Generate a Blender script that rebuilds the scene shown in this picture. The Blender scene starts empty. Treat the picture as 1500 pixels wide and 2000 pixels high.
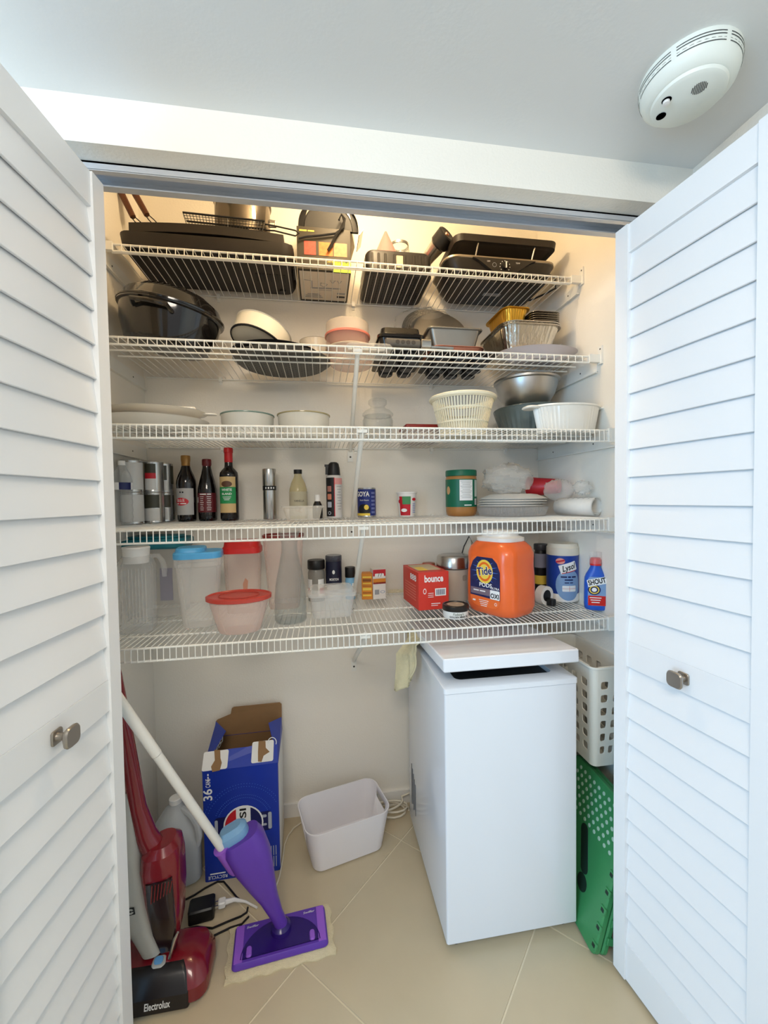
import bpy, bmesh, math, random
from mathutils import Vector, Matrix
random.seed(7)
R_ = math.radians
# ---------------------------------------------------------------- camera
CAM = Vector((0.65494, -1.69284, 1.29765)); FPX = 801.765
FW = Vector((0.15155588, 0.98793518, -0.0318573))
RT = Vector((0.98825725, -0.1520821, -0.01478665))
UP = Vector((0.01945318, 0.02924221, 0.99938304))
sc = bpy.context.scene
cd = bpy.data.cameras.new('camera'); cam = bpy.data.objects.new('camera', cd); sc.collection.objects.link(cam)
cd.sensor_fit = 'HORIZONTAL'; cd.sensor_width = 36.0; cd.lens = 36.0 * FPX / 1500.0; cd.clip_start = 0.02
cam.matrix_world = Matrix(((RT.x, UP.x, -FW.x, CAM.x), (RT.y, UP.y, -FW.y, CAM.y), (RT.z, UP.z, -FW.z, CAM.z), (0, 0, 0, 1)))
sc.camera = cam
# ---------------------------------------------------------------- light
vs = sc.view_settings; vs.view_transform = 'Standard'; vs.look = 'None'; vs.gamma = 1.0; vs.exposure = 0.3; vs.use_curve_mapping = False
wd = bpy.data.worlds.new('world'); sc.world = wd; wd.use_nodes = True
bg = wd.node_tree.nodes['Background']; bg.inputs[0].default_value = (0.96, 0.97, 1.0, 1); bg.inputs[1].default_value = 0.48
def light(name, kind, loc, energy, color, size=0.1, target=None, size_y=None):
    l = bpy.data.lights.new(name, kind); l.energy = energy; l.color = color
    if kind == 'AREA':
        l.size = size
        if size_y: l.shape = 'RECTANGLE'; l.size_y = size_y
    else: l.shadow_soft_size = size
    o = bpy.data.objects.new(name, l); sc.collection.objects.link(o); o.location = loc
    if target is not None: o.rotation_euler = (Vector(target) - Vector(loc)).to_track_quat('-Z', 'Y').to_euler()
    return o
light('closet_bulb_light', 'POINT', (0.80, -0.47, 2.44), 10.5, (1.0, 0.73, 0.42), 0.06)
light('hall_ceiling_light', 'AREA', (0.50, -2.1, 2.10), 20, (1.0, 0.90, 0.77), 0.6, (0.75, -0.9, 0.7))
light('kitchen_lamp', 'POINT', (-0.40, -1.35, 1.98), 6, (1.0, 0.97, 0.93), 0.12)
light('daylight_window', 'AREA', (-1.35, -2.5, 1.45), 44, (0.30, 0.64, 1.0), 1.2, (1.4, -0.9, 1.1), 1.7)
# ---------------------------------------------------------------- helpers
def pY(px, py, Y):
    d = FW + RT * ((px - 750) / FPX) + UP * ((1000 - py) / FPX)
    return CAM + d * ((Y - CAM.y) / d.y)
def pZ(px, py, z):
    d = FW + RT * ((px - 750) / FPX) + UP * ((1000 - py) / FPX)
    return CAM + d * ((z - CAM.z) / d.z)
def span(l, r, py, Y):
    a = pY(l, py, Y).x; b = pY(r, py, Y).x; th = math.atan2((a + b) / 2 - CAM.x, Y - CAM.y)
    return (a + b) / 2, (b - a) * math.cos(th)
def lin(c): c = c / 255.0; return c / 12.92 if c <= 0.04045 else ((c + 0.055) / 1.055) ** 2.4
def rgb(r, g, b): return (lin(r), lin(g), lin(b), 1.0)
MATS = {}
def M(name, col=(200, 200, 200), rough=0.5, metal=0.0, var=0.04, nscale=30.0, bump=0.0, bscale=200.0, trans=0.0, alpha=1.0, ior=1.45, coat=0.0, stretch=None, emit=0.0, spec=0.5):
    if name in MATS: return MATS[name]
    m = bpy.data.materials.new(name); m.use_nodes = True; nt = m.node_tree; b = nt.nodes['Principled BSDF']
    c = rgb(*col)
    b.inputs['Roughness'].default_value = rough; b.inputs['Metallic'].default_value = metal; b.inputs['IOR'].default_value = ior
    b.inputs['Transmission Weight'].default_value = trans; b.inputs['Alpha'].default_value = alpha; b.inputs['Coat Weight'].default_value = coat
    b.inputs['Specular IOR Level'].default_value = spec
    tc = nt.nodes.new('ShaderNodeTexCoord'); mp = nt.nodes.new('ShaderNodeMapping'); nt.links.new(tc.outputs['Object'], mp.inputs[0])
    if stretch: mp.inputs['Scale'].default_value = stretch
    n = nt.nodes.new('ShaderNodeTexNoise'); n.inputs['Scale'].default_value = nscale; n.inputs['Detail'].default_value = 3.0; nt.links.new(mp.outputs[0], n.inputs['Vector'])
    mx = nt.nodes.new('ShaderNodeMix'); mx.data_type = 'RGBA'
    mx.inputs['A'].default_value = tuple(min(1, x * (1 - var)) for x in c[:3]) + (1,); mx.inputs['B'].default_value = tuple(min(1, x * (1 + var)) for x in c[:3]) + (1,)
    nt.links.new(n.outputs['Fac'], mx.inputs['Factor']); nt.links.new(mx.outputs['Result'], b.inputs['Base Color'])
    if bump > 0:
        n2 = nt.nodes.new('ShaderNodeTexNoise'); n2.inputs['Scale'].default_value = bscale; n2.inputs['Detail'].default_value = 2.0; nt.links.new(mp.outputs[0], n2.inputs['Vector'])
        bp = nt.nodes.new('ShaderNodeBump'); bp.inputs['Strength'].default_value = bump; bp.inputs['Distance'].default_value = 0.003
        nt.links.new(n2.outputs['Fac'], bp.inputs['Height']); nt.links.new(bp.outputs[0], b.inputs['Normal'])
    MATS[name] = m; return m
def clear(name, col=(225, 225, 222), opac=0.35, rough=0.15):
    if name in MATS: return MATS[name]
    m = M(name, col, rough, var=0.03); nt = m.node_tree; b = nt.nodes['Principled BSDF']; out = nt.nodes['Material Output']
    t = nt.nodes.new('ShaderNodeBsdfTransparent'); mix = nt.nodes.new('ShaderNodeMixShader')
    fr = nt.nodes.new('ShaderNodeLayerWeight'); fr.inputs['Blend'].default_value = 0.25
    mr = nt.nodes.new('ShaderNodeMapRange'); mr.inputs['To Min'].default_value = opac; mr.inputs['To Max'].default_value = min(1, opac + 0.35)
    nt.links.new(fr.outputs['Facing'], mr.inputs['Value']); nt.links.new(mr.outputs[0], mix.inputs[0])
    nt.links.new(t.outputs[0], mix.inputs[1]); nt.links.new(b.outputs[0], mix.inputs[2]); nt.links.new(mix.outputs[0], out.inputs[0])
    return m
class MB:
    def __init__(s): s.v = []; s.f = []
    def add(s, vs_, fs, T=None):
        o = len(s.v); s.v += [tuple(T @ Vector(v)) if T is not None else tuple(v) for v in vs_]; s.f += [tuple(i + o for i in f) for f in fs]; return s
    def box(s, x0, x1, y0, y1, z0, z1, T=None):
        return s.add([(x0, y0, z0), (x1, y0, z0), (x1, y1, z0), (x0, y1, z0), (x0, y0, z1), (x1, y0, z1), (x1, y1, z1), (x0, y1, z1)],
                     [(3, 2, 1, 0), (4, 5, 6, 7), (0, 1, 5, 4), (1, 2, 6, 5), (2, 3, 7, 6), (3, 0, 4, 7)], T)
    def loft(s, rings, c0=True, c1=True, T=None, closed=False):
        n = len(rings[0]); vs_ = [p for r in rings for p in r]; fs = []
        k = len(rings)
        for i in range(k if closed else k - 1):
            j = (i + 1) % k
            for a in range(n):
                b = (a + 1) % n; fs.append((i * n + a, i * n + b, j * n + b, j * n + a))
        if not closed:
            if c0: fs.append(tuple(range(n - 1, -1, -1)))
            if c1: fs.append(tuple((k - 1) * n + a for a in range(n)))
        return s.add(vs_, fs, T)
    def lathe(s, prof, n=32, T=None, sx=1.0, sy=1.0, c0=True, c1=True):
        rings = [[(r * sx * math.cos(2 * math.pi * a / n), r * sy * math.sin(2 * math.pi * a / n), z) for a in range(n)] for r, z in prof]
        return s.loft(rings, c0 and prof[0][0] > 1e-6, c1 and prof[-1][0] > 1e-6, T)
    def tube(s, pts, r, n=6, T=None, closed=False):
        pts = [Vector(p) for p in pts]; k = len(pts); rings = []; prev = None
        for i, p in enumerate(pts):
            a = pts[(i - 1) % k] if (i > 0 or closed) else p; b = pts[(i + 1) % k] if (i < k - 1 or closed) else p
            t = (b - a).normalized() if (b - a).length > 1e-9 else Vector((0, 0, 1))
            if prev is None:
                u = t.cross(Vector((0, 0, 1)))
                if u.length < 1e-3: u = t.cross(Vector((1, 0, 0)))
            else: u = prev - t * prev.dot(t)
            u.normalize(); prev = u; w = t.cross(u); rr = r[i] if isinstance(r, (list, tuple)) else r
            rings.append([tuple(p + u * rr * math.cos(2 * math.pi * q / n) + w * rr * math.sin(2 * math.pi * q / n)) for q in range(n)])
        return s.loft(rings, True, True, T, closed)
    def prism(s, poly, z0, z1, T=None):
        n = len(poly)
        return s.add([(x, y, z0) for x, y in poly] + [(x, y, z1) for x, y in poly],
                     [tuple(range(n - 1, -1, -1)), tuple(range(n, 2 * n))] + [(i, (i + 1) % n, n + (i + 1) % n, n + i) for i in range(n)], T)
    def build(s, name, mat, parent=None, smooth=35, loc=None, rz=0.0):
        me = bpy.data.meshes.new(name); me.from_pydata(s.v, [], s.f); bm = bmesh.new(); bm.from_mesh(me)
        bmesh.ops.recalc_face_normals(bm, faces=bm.faces); bm.to_mesh(me); bm.free()
        if smooth:
            me.polygons.foreach_set('use_smooth', [True] * len(me.polygons)); me.set_sharp_from_angle(angle=R_(smooth))
        me.materials.append(mat); o = bpy.data.objects.new(name, me); sc.collection.objects.link(o)
        if parent is not None: o.parent = parent
        if loc is not None: o.location = loc
        if rz: o.rotation_euler = (0, 0, rz)
        return o
def rr(w, d, r, z=0.0, n=4, cx=0.0, cy=0.0):
    r = min(r, w / 2 - 1e-4, d / 2 - 1e-4); out = []
    for sx, sy, a0 in ((1, 1, 0), (-1, 1, 90), (-1, -1, 180), (1, -1, 270)):
        for i in range(n + 1):
            a = R_(a0 + 90.0 * i / n); out.append((cx + sx * (w / 2 - r) + r * math.cos(a), cy + sy * (d / 2 - r) + r * math.sin(a), z))
    return out
def rbox(mb, w, d, h, r=0.01, b=0.003, z0=0.0, T=None, n=4):
    return mb.loft([rr(w - 2 * b, d - 2 * b, max(r - b, 1e-3), z0, n), rr(w, d, r, z0 + b, n), rr(w, d, r, z0 + h - b, n), rr(w - 2 * b, d - 2 * b, max(r - b, 1e-3), z0 + h, n)], T=T)
def tray(mb, w0, d0, w1, d1, h, r=0.02, t=0.002, rim=0.0, z0=0.0, T=None, n=5, r1=None):
    r1 = r if r1 is None else r1
    rings = [rr(w0, d0, r, z0, n), rr(w1, d1, r1, z0 + h, n)]
    if rim: rings += [rr(w1 + 2 * rim, d1 + 2 * rim, r1 + rim, z0 + h, n), rr(w1 + 2 * rim, d1 + 2 * rim, r1 + rim, z0 + h + t, n)]
    rings += [rr(w1 - 2 * t, d1 - 2 * t, r1, z0 + h + (t if rim else 0), n), rr(w0 - 2 * t, d0 - 2 * t, r, z0 + t, n)]
    return mb.loft(rings, T=T)
def vessel(mb, outer, t=0.003, n=36, T=None, sx=1.0, sy=1.0):
    inner = [(max(r - t, 1e-5), z) for r, z in reversed(outer)]
    inner[-1] = (max(inner[-1][0], 1e-5), outer[0][1] + t)
    return mb.lathe([(1e-5, outer[0][1])] + outer + inner + [(1e-5, outer[0][1] + t)], n, T, sx, sy)
def tag(o, label=None, cat=None, group=None, kind=None):
    for k, v in (('label', label), ('category', cat), ('group', group), ('kind', kind)):
        if v: o[k] = v
    return o
def thing(name, label, cat, loc=(0, 0, 0), rz=0.0, group=None):
    o = bpy.data.objects.new(name, None); o.empty_display_size = 0.02; sc.collection.objects.link(o); o.location = loc; o.rotation_euler = (0, 0, rz)
    return tag(o, label, cat, group)
def copy_tree(o, parent=None):
    c = o.copy(); sc.collection.objects.link(c); c.parent = parent
    for ch in list(o.children): copy_tree(ch, c)
    return c
def T3(x, y, z): return Matrix.Translation((x, y, z))
def RX(a): return Matrix.Rotation(R_(a), 4, 'X')
def RY(a): return Matrix.Rotation(R_(a), 4, 'Y')
def RZ(a): return Matrix.Rotation(R_(a), 4, 'Z')
def basis(o, ex, ey, ez): return Matrix(((ex[0], ey[0], ez[0], o[0]), (ex[1], ey[1], ez[1], o[1]), (ex[2], ey[2], ez[2], o[2]), (0, 0, 0, 1)))
def text(s, size, mat, parent, fn, name='lettering', bold=0.0, shear=0.0, width=None, spacing=1.0, res=3):
    cu = bpy.data.curves.new('txt', 'FONT'); cu.body = s; cu.size = size; cu.align_x = 'CENTER'; cu.align_y = 'CENTER'; cu.offset = bold * size; cu.shear = shear
    cu.resolution_u = res; cu.space_character = spacing
    o = bpy.data.objects.new('txt', cu); sc.collection.objects.link(o); bpy.context.view_layer.update()
    me = bpy.data.meshes.new_from_object(o.evaluated_get(bpy.context.evaluated_depsgraph_get())); bpy.data.objects.remove(o); bpy.data.curves.remove(cu)
    xs = [v.co.x for v in me.vertices] or [0]; k = 1.0
    if width and max(xs) > min(xs): k = width / (max(xs) - min(xs))
    for v in me.vertices: v.co = Vector(fn(v.co.x * k, v.co.y))
    me.name = name; me.materials.clear(); me.materials.append(mat); me.update()
    ob = bpy.data.objects.new(name, me); sc.collection.objects.link(ob); ob.parent = parent
    return ob
def flat(o, ex, ez, off=0.0006):
    o = Vector(o); ex = Vector(ex).normalized(); ez = Vector(ez).normalized(); nn = ex.cross(ez)
    return lambda x, y: tuple(o + ex * x + ez * y + nn * off)
def front(y, z, x=0.0, rot=0.0, off=0.0007):       # on a face that looks towards local -Y
    c, s_ = math.cos(R_(rot)), math.sin(R_(rot))
    return lambda u, v: (x + u * c - v * s_, y - off, z + u * s_ + v * c)
def wrap(r, z, a0=0.0, off=0.0007, rot=0.0, cx=0.0, cy=0.0):  # around a local vertical cylinder, a0 degrees from -Y towards +X
    c, s_ = math.cos(R_(rot)), math.sin(R_(rot))
    def fn(u, v):
        u, v = u * c - v * s_, u * s_ + v * c
        a = R_(a0) + u / r; return (cx + (r + off) * math.sin(a), cy - (r + off) * math.cos(a), z + v)
    return fn
def band(mb, r, z0, z1, a0, a1, off=0.0004, n=16):
    v = []
    for i in range(n + 1):
        a = R_(a0 + (a1 - a0) * i / n)
        rb, rt = (r if isinstance(r, tuple) else (r, r))
        v += [((rb + off) * math.sin(a), -(rb + off) * math.cos(a), z0), ((rt + off) * math.sin(a), -(rt + off) * math.cos(a), z1)]
    return mb.add(v, [(2 * i, 2 * i + 2, 2 * i + 3, 2 * i + 1) for i in range(n)])
def quad(fn, w, h, mat, parent, name='label', x=0.0, z=0.0, r=0.0, seg=8):
    mb = MB(); nv = 6 if seg > 2 else 1; us = [i / seg for i in range(seg + 1)]
    if r:
        k = min(0.5, r / w); us = [k * (1 - math.cos(math.pi / 2 * i / 4)) for i in range(4)] + [k + (1 - 2 * k) * i / 8 for i in range(9)] + [1 - k * (1 - math.cos(math.pi / 2 * i / 4)) for i in range(3, -1, -1)]
    v = []
    for u in us:
        d = min(u, 1 - u) * w; hh = h / 2 - ((r - math.sqrt(max(0.0, r * r - (r - d) ** 2))) if r and d < r else 0.0)
        v += [fn(x - w / 2 + w * u, z - hh + 2 * hh * q / nv) for q in range(nv + 1)]
    n = nv + 1
    return mb.add(v, [(a * n + q, (a + 1) * n + q, (a + 1) * n + q + 1, a * n + q + 1) for a in range(len(us) - 1) for q in range(nv)]).build(name, mat, parent)
def disc(fn, rx, rz, mat, parent, name='label', x=0.0, z=0.0, n=28, r0=0.0, a0=0, a1=360):
    mb = MB(); v = []; m = 6
    for i in range(n + 1):
        a = R_(a0 + (a1 - a0) * i / n)
        for q in range(m + 1):
            t = r0 + (1 - r0) * q / m; v.append(fn(x + rx * t * math.cos(a), z + rz * t * math.sin(a)))
    return mb.add(v, [(i * (m + 1) + q, (i + 1) * (m + 1) + q, (i + 1) * (m + 1) + q + 1, i * (m + 1) + q + 1) for i in range(n) for q in range(m)]).build(name, mat, parent)
def bars(words, size, mat, parent, fn, width=0.03, **kw):      # print too small to read: one block per word
    n = sum(words) + len(words) - 1; x = -width / 2
    for w in words:
        quad(fn, width * w / n, size * 0.55, mat, parent, 'print_line', x + width * w / n / 2, 0.0, seg=3); x += width * (w + 1) / n
# ---------------------------------------------------------------- materials of the setting
wallm = M('wall_paint', (238, 232, 220), 0.55, var=0.015, nscale=6, bump=0.25, bscale=160)
ceilm = M('ceiling_paint', (226, 226, 224), 0.6, var=0.012, nscale=5, bump=0.08, bscale=120)
doorm = M('door_paint', (236, 237, 238), 0.38, var=0.01, nscale=8)
trimm = M('trim_paint', (236, 234, 229), 0.4, var=0.01, nscale=8)
wirem = M('white_coated_wire', (236, 234, 226), 0.35, var=0.02, nscale=20)
alum = M('track_aluminium', (206, 208, 212), 0.35, 0.55, var=0.05, nscale=3, stretch=(1, 60, 60))
tilem = M('beige_porcelain_tile', (196, 181, 152), 0.32, var=0.06, nscale=9, bump=0.02, bscale=60)
groutm = M('cream_grout', (226, 214, 188), 0.8, var=0.04, nscale=60)
white_pl = M('white_plastic', (238, 236, 232), 0.35, var=0.01)
blackm = M('black_plastic', (22, 21, 21), 0.4, var=0.1)
ink = M('black_ink', (20, 20, 24), 0.5, var=0.02); wht = M('white_ink', (240, 240, 238), 0.5, var=0.01)
steel = M('brushed_steel', (190, 187, 182), 0.25, 1.0, var=0.06, nscale=6, stretch=(1, 1, 40))
# ---------------------------------------------------------------- the room shell
W = 1.606; DIN = -0.63; DOUT = -0.756; HEAD = 2.03; HC = 2.124; CC = 2.52; XL = -1.5; YB = -3.2; JL = 0.095; JR = 1.53
def struct(name, mb, mat, smooth=0): return tag(mb.build(name, mat, None, smooth), kind='structure')
floor = struct('floor', MB().box(XL, W, YB, 0, -0.06, -0.0025), groutm); floor['label'] = 'beige porcelain tile floor laid diagonally with cream grout'
ta = 0.7815; ts = 0.5067; e1 = Vector((math.cos(ta), math.sin(ta))); e2 = Vector((-math.sin(ta), math.cos(ta))); O2 = Vector((0.9319, -0.1969)); g = 0.0026
def clip(poly, ax, lim, sgn):
    out = []
    for i in range(len(poly)):
        a, b = poly[i], poly[(i + 1) % len(poly)]; da = sgn * (a[ax] - lim); db = sgn * (b[ax] - lim)
        if da <= 0: out.append(a)
        if da * db < 0:
            t = da / (da - db); out.append((a[0] + (b[0] - a[0]) * t, a[1] + (b[1] - a[1]) * t))
    return out
for i in range(-8, 8):
    for j in range(-8, 8):
        c = [O2 + e1 * (ts * (i + u)) + e2 * (ts * (j + v)) for u, v in ((0, 0), (1, 0), (1, 1), (0, 1))]
        m_ = (c[0] + c[2]) / 2; poly = [tuple(m_ + (p - m_) * (1 - 2 * g / ts)) for p in c]
        for ax, lim, sg in ((0, W, 1), (0, XL, -1), (1, 0, 1), (1, YB, -1)):
            if len(poly) > 2: poly = clip(poly, ax, lim, sg)
        if len(poly) > 2: MB().prism(poly, -0.012, 0.0).build('floor_tile', tilem, floor, 0)
struct('wall_back', MB().box(-0.1, W + 0.1, 0, 0.1, 0, CC), wallm)
struct('wall_left', MB().box(-0.1, 0, DIN, 0, 0, CC), wallm)
struct('wall_right', MB().box(W, W + 0.1, YB, 0, 0, CC), wallm)
struct('wall_front', MB().box(XL, JL, DOUT, DIN, 0, CC).box(JR, W, DOUT, DIN, 0, CC).box(JL, JR, DOUT, DIN, HEAD, CC), wallm)
struct('ceiling', MB().box(XL, W, YB, DOUT, HC, HC + 0.08), ceilm)
struct('ceiling_closet', MB().box(-0.1, W + 0.1, DIN, 0.1, CC, CC + 0.08), ceilm)
struct('baseboard_back', MB().box(0, W, -0.012, 0, 0, 0.055), trimm)
struct('baseboard_left', MB().box(0, 0.012, DIN, -0.012, 0, 0.055), trimm)
# sliding track of the folding doors
tr = MB(); y0 = -0.708
tr.box(JL, JR, y0, y0 + 0.054, HEAD - 0.004, HEAD)
tr.box(JL, JR, y0, y0 + 0.003, HEAD - 0.017, HEAD).box(JL, JR, y0 + 0.051, y0 + 0.054, HEAD - 0.024, HEAD)
tr.box(JL, JR, y0, y0 + 0.012, HEAD - 0.019, HEAD - 0.016).box(JL, JR, y0 + 0.036, y0 + 0.054, HEAD - 0.026, HEAD - 0.023)
t_ = struct('trim_1', tr, alum); t_['label'] = 'aluminium sliding track fixed under the closet header'
# ---------------------------------------------------------------- folding louvre doors
knobm = M('satin_nickel', (168, 160, 150), 0.33, 0.9, var=0.05)
LW, LT = 0.362, 0.034; ZB, ZT = 0.014, 1.976; ST = 0.037
def make_door(name, label, knob_u):
    # local: u = 0 at the track end, grows along local -Y into the room; face looks along local +X
    root = thing(name, label, 'door'); del root['category']; root['kind'] = 'structure'
    B = lambda y0, y1, z0, z1, x0=-LT, x1=0.0: MB().box(x0, x1, -y1, -y0, z0, z1)
    for a in (0.0, LW - ST): B(a, a + ST, ZB, ZT).build('stile', doorm, root, 0)
    B(ST, LW - ST, 1.906, ZT, -LT + 0.004, -0.0045).build('rail', doorm, root, 0)
    B(ST, LW - ST, 0.856, 0.922, -LT + 0.004, -0.0045).build('rail', doorm, root, 0)
    B(ST, LW - ST, ZB, 0.116, -LT + 0.004, -0.0045).build('rail', doorm, root, 0)
    B(ST, LW - ST, 0.116, 1.906, -LT + 0.006, -LT + 0.012).build('backing_panel', doorm, root, 0)
    for n, z0, z1 in ((14, 0.922, 1.906), (11, 0.116, 0.856)):
        p = (z1 - z0) / n; me = None
        for k in range(n):
            if me is None:
                s_ = MB(); xs = [(-0.0140, p + 0.004), (-0.0050, 0.0012), (-0.0058, 0.0), (-0.0098, 0.0), (-0.0190, p + 0.004)]
                s_.add([(x, -ST, z) for x, z in xs] + [(x, -(LW - ST), z) for x, z in xs], [(0, 1, 6, 5), (1, 2, 7, 6), (2, 3, 8, 7), (3, 4, 9, 8), (4, 0, 5, 9), (4, 3, 2, 1, 0), (5, 6, 7, 8, 9)])
                o = s_.build('slat', doorm, root, 20); me = o.data
            else:
                o = bpy.data.objects.new('slat', me); sc.collection.objects.link(o); o.parent = root
            o.location = (0, 0, z0 + k * p)
    # the second leaf folded behind the first
    x1 = -LT - 0.005; x0 = x1 - LT
    back = MB()
    for a in (0.0, LW - ST): back.box(x0, x1, -(a + ST), -a, ZB, ZT)
    for z0, z1 in ((1.906, ZT), (0.856, 0.922), (ZB, 0.116)): back.box(x0, x1, -(LW - ST), -ST, z0, z1)
    back.box(x0 + 0.01, x1 - 0.01, -(LW - ST), -ST, 0.1, 1.92); back.build('folded_leaf', doorm, root, 0)
    kz = 0.889; kb = MB(); rbox(kb, 0.026, 0.026, 0.004, 0.005, 0.001, T=T3(-0.0045, -knob_u, kz) @ RY(90)); kb.lathe([(0.009, 0.0), (0.007, 0.006), (0.0065, 0.014), (0.010, 0.021)], 16, T3(-0.0045, -knob_u, kz) @ RY(90))
    ko = kb.build('door_knob', knobm, root)
    kf = MB(); kf.loft([rr(0.020, 0.020, 0.006, 0.018), rr(0.034, 0.034, 0.009, 0.024), rr(0.036, 0.036, 0.010, 0.028), rr(0.033, 0.033, 0.010, 0.031)], T=T3(-0.0045, -knob_u, kz) @ RY(90)); kf.build('knob_face', knobm, ko)
    return root
dl = make_door('door_1', 'white louvred folding door leaf over the red vacuum side of the closet', 0.19)
dl.location = (0.2095, -0.716, 0); dl.rotation_euler = (0, 0, R_(-5.5))
dr = make_door('door_2', 'white louvred folding door leaf beside the chest freezer', 0.19)
# mirror for the other side: rotate so that the face looks towards -X
for ch in list(dr.children):
    pass
dr.scale = (-1, 1, 1); dr.location = (1.4215, -0.714, 0); dr.rotation_euler = (0, 0, R_(6.2))
# ---------------------------------------------------------------- smoke detector
sd = thing('smoke_detector', 'round off-white smoke detector with side vents on the ceiling', 'smoke detector', (1.384, -0.962, HC), 0.0)
sdm = M('smoke_detector_plastic', (232, 236, 228), 0.4, var=0.01); dark = M('dark_slot', (58, 60, 60), 0.7, var=0.05)
MB().lathe([(0.083, 0), (0.084, -0.007), (0.082, -0.022), (0.077, -0.036), (0.066, -0.0455), (0.063, -0.046), (0.061, -0.051), (0.055, -0.0545), (1e-5, -0.055)], 48).build('housing', sdm, sd)
for k in range(4):
    rz_ = -0.0095 - 0.0046 * k; rad = 0.0836 - 0.0005 * k - 0.0006 * (k > 1)
    for a in range(6):
        band(MB(), rad, rz_ - 0.0008, rz_ + 0.0008, a * 60 + 3, a * 60 + 57, 0.0003).build('vent_slot', dark, sd)
for i in range(-4, 5):
    hw = math.sqrt(max(0, 0.0125 ** 2 - (i * 0.0028) ** 2)); g_ = pZ(1366, 172, HC - 0.055) - sd.location; MB().box(-0.0007, 0.0007, -hw, hw, -0.0554, -0.0549, T3(g_.x, g_.y, 0) @ RZ(-35) @ T3(i * 0.0028, 0, 0)).build('grille_slot', dark, sd)
g_ = pZ(1291, 227, HC - 0.055) - sd.location; MB().lathe([(0.0088, -0.0554), (1e-5, -0.0554)], 20, T3(g_.x, g_.y, 0)).build('sensor_window', ink, sd)
g_ = pZ(1302, 196, HC - 0.055) - sd.location; MB().lathe([(0.0085, -0.0553), (1e-5, -0.0553)], 20, T3(g_.x, g_.y, 0)).build('button_well', dark, sd); MB().lathe([(0.0062, -0.0545), (0.006, -0.060), (1e-5, -0.061)], 16, T3(g_.x + .001, g_.y + .002, 0)).build('test_button', white_pl, sd)
# ---------------------------------------------------------------- wire shelves
SZ = {1: 2.0906, 2: 1.7743, 3: 1.5091, 4: 1.226, 5: 0.9046}
screwm = M('screw_steel', (70, 66, 60), 0.4, 0.6)
def shelf(i, depth, pitch, lip, stiff, label, brace):
    z = SZ[i]; b = 0.0426; x0, x1 = b, W - b; root = thing('wire_shelf', label, 'shelf', (0, 0, z), group='wire shelves of the closet')
    tube = lambda pts, r, nm, n=6: MB().tube(pts, r, n).build(nm, wirem, root, 40)
    rr_ = 0.0032; zc = -0.0028 - 0.0012
    tube([(x0, -depth, zc), (x1, -depth, zc)], rr_, 'front_rail', 8); tube([(x0, -depth - 0.001, -lip - 0.003), (x1, -depth - 0.001, -lip - 0.003)], rr_, 'lip_rail', 8)
    tube([(0.012, -0.008, zc), (W - 0.012, -0.008, zc)], 0.0028, 'back_rail', 8)
    for y in stiff: tube([(0.02, y, zc - 0.001), (W - 0.02, y, zc - 0.001)], 0.003, 'stiffener', 8)
    n = int((x1 - x0) / pitch); me = None; wr = 0.0014
    for k in range(n + 1):
        if me is None:
            o = MB().tube([(0, -0.006, -wr), (0, -depth + 0.003, -wr), (0, -depth - 0.0035, -0.004), (0, -depth - 0.0045, -lip - 0.004)], wr, 5).build('wire', wirem, root, 50); me = o.data
        else:
            o = bpy.data.objects.new('wire', me); sc.collection.objects.link(o); o.parent = root
        o.location = (x0 + (x1 - x0) * k / n, 0, 0)
    for s_, xw in ((1, 0.0), (-1, W)):
        br = MB(); xa, xb = sorted((xw + s_ * 0.0012, xw + s_ * (b + 0.001)))
        br.box(xa, xb, -depth - 0.008, -depth + 0.006, -0.024 if lip < 0.03 else -lip - 0.006, 0.002)
        xa, xb = sorted((xw + s_ * 0.0005, xw + s_ * 0.006)); br.box(xa, xb, -depth - 0.016, -depth + 0.004, -0.03, 0.03)
        o = br.build('end_bracket', wirem, root, 0)
        xs = xw + s_ * 0.0062; MB().lathe([(0.003, 0), (0.002, 0.001), (1e-5, 0.0012)], 10, T3(xs, -depth - 0.008, 0.02) @ RY(90 * s_)).build('screw', screwm, o)
        pl = MB(); xa, xb = sorted((xw + s_ * 0.0005, xw + s_ * 0.004)); pl.box(xa, xb, -depth + 0.01, -0.006, -0.052, -0.008); xa, xb = sorted((xw + s_ * 0.0005, xw + s_ * 0.012)); pl.box(xa, xb, -depth + 0.01, -0.006, -0.054, -0.050)
        po = pl.build('side_plate', wirem, root, 0)
        for f_ in (0.25, 0.75): MB().lathe([(0.003, 0), (0.002, 0.001), (1e-5, 0.0012)], 10, T3(xw + s_ * 0.0045, -depth * f_, -0.03) @ RY(90 * s_)).build('screw', screwm, po)
    for xk in (0.28, 0.80, 1.12, 1.45):
        cl = MB(); cl.box(xk - 0.006, xk + 0.006, -0.014, -0.0005, -0.014, 0.004).box(xk - 0.005, xk + 0.005, -0.004, -0.0005, -0.024, -0.012); cl.build('wall_clip', wirem, root, 0)
    if brace:
        xk = 0.778; zb = brace - z
        bo = MB().tube([(xk, -depth + 0.012, -0.008), (xk, -depth + 0.03, -0.03), (xk, -0.02, zb + 0.03), (xk, -0.005, zb + 0.02)], 0.0078, 10).build('brace', wirem, root, 50)
        MB().box(xk - 0.011, xk + 0.011, -0.004, -0.0005, zb - 0.025, zb + 0.028).build('brace_plate', wirem, bo, 0)
        MB().lathe([(0.004, 0), (0.003, 0.0015), (1e-5, 0.002)], 10, T3(xk, -0.0042, zb - 0.006) @ RX(90)).build('screw', screwm, bo)
        MB().box(xk - 0.014, xk + 0.014, -depth + 0.004, -depth + 0.024, -0.018, -0.008).build('brace_cap', wirem, bo, 0)
    return root
shelf(1, 0.305, 0.0254, 0.0215, [-0.262], 'shallow white wire shelf under the closet header, carrying the grills', None)
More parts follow.
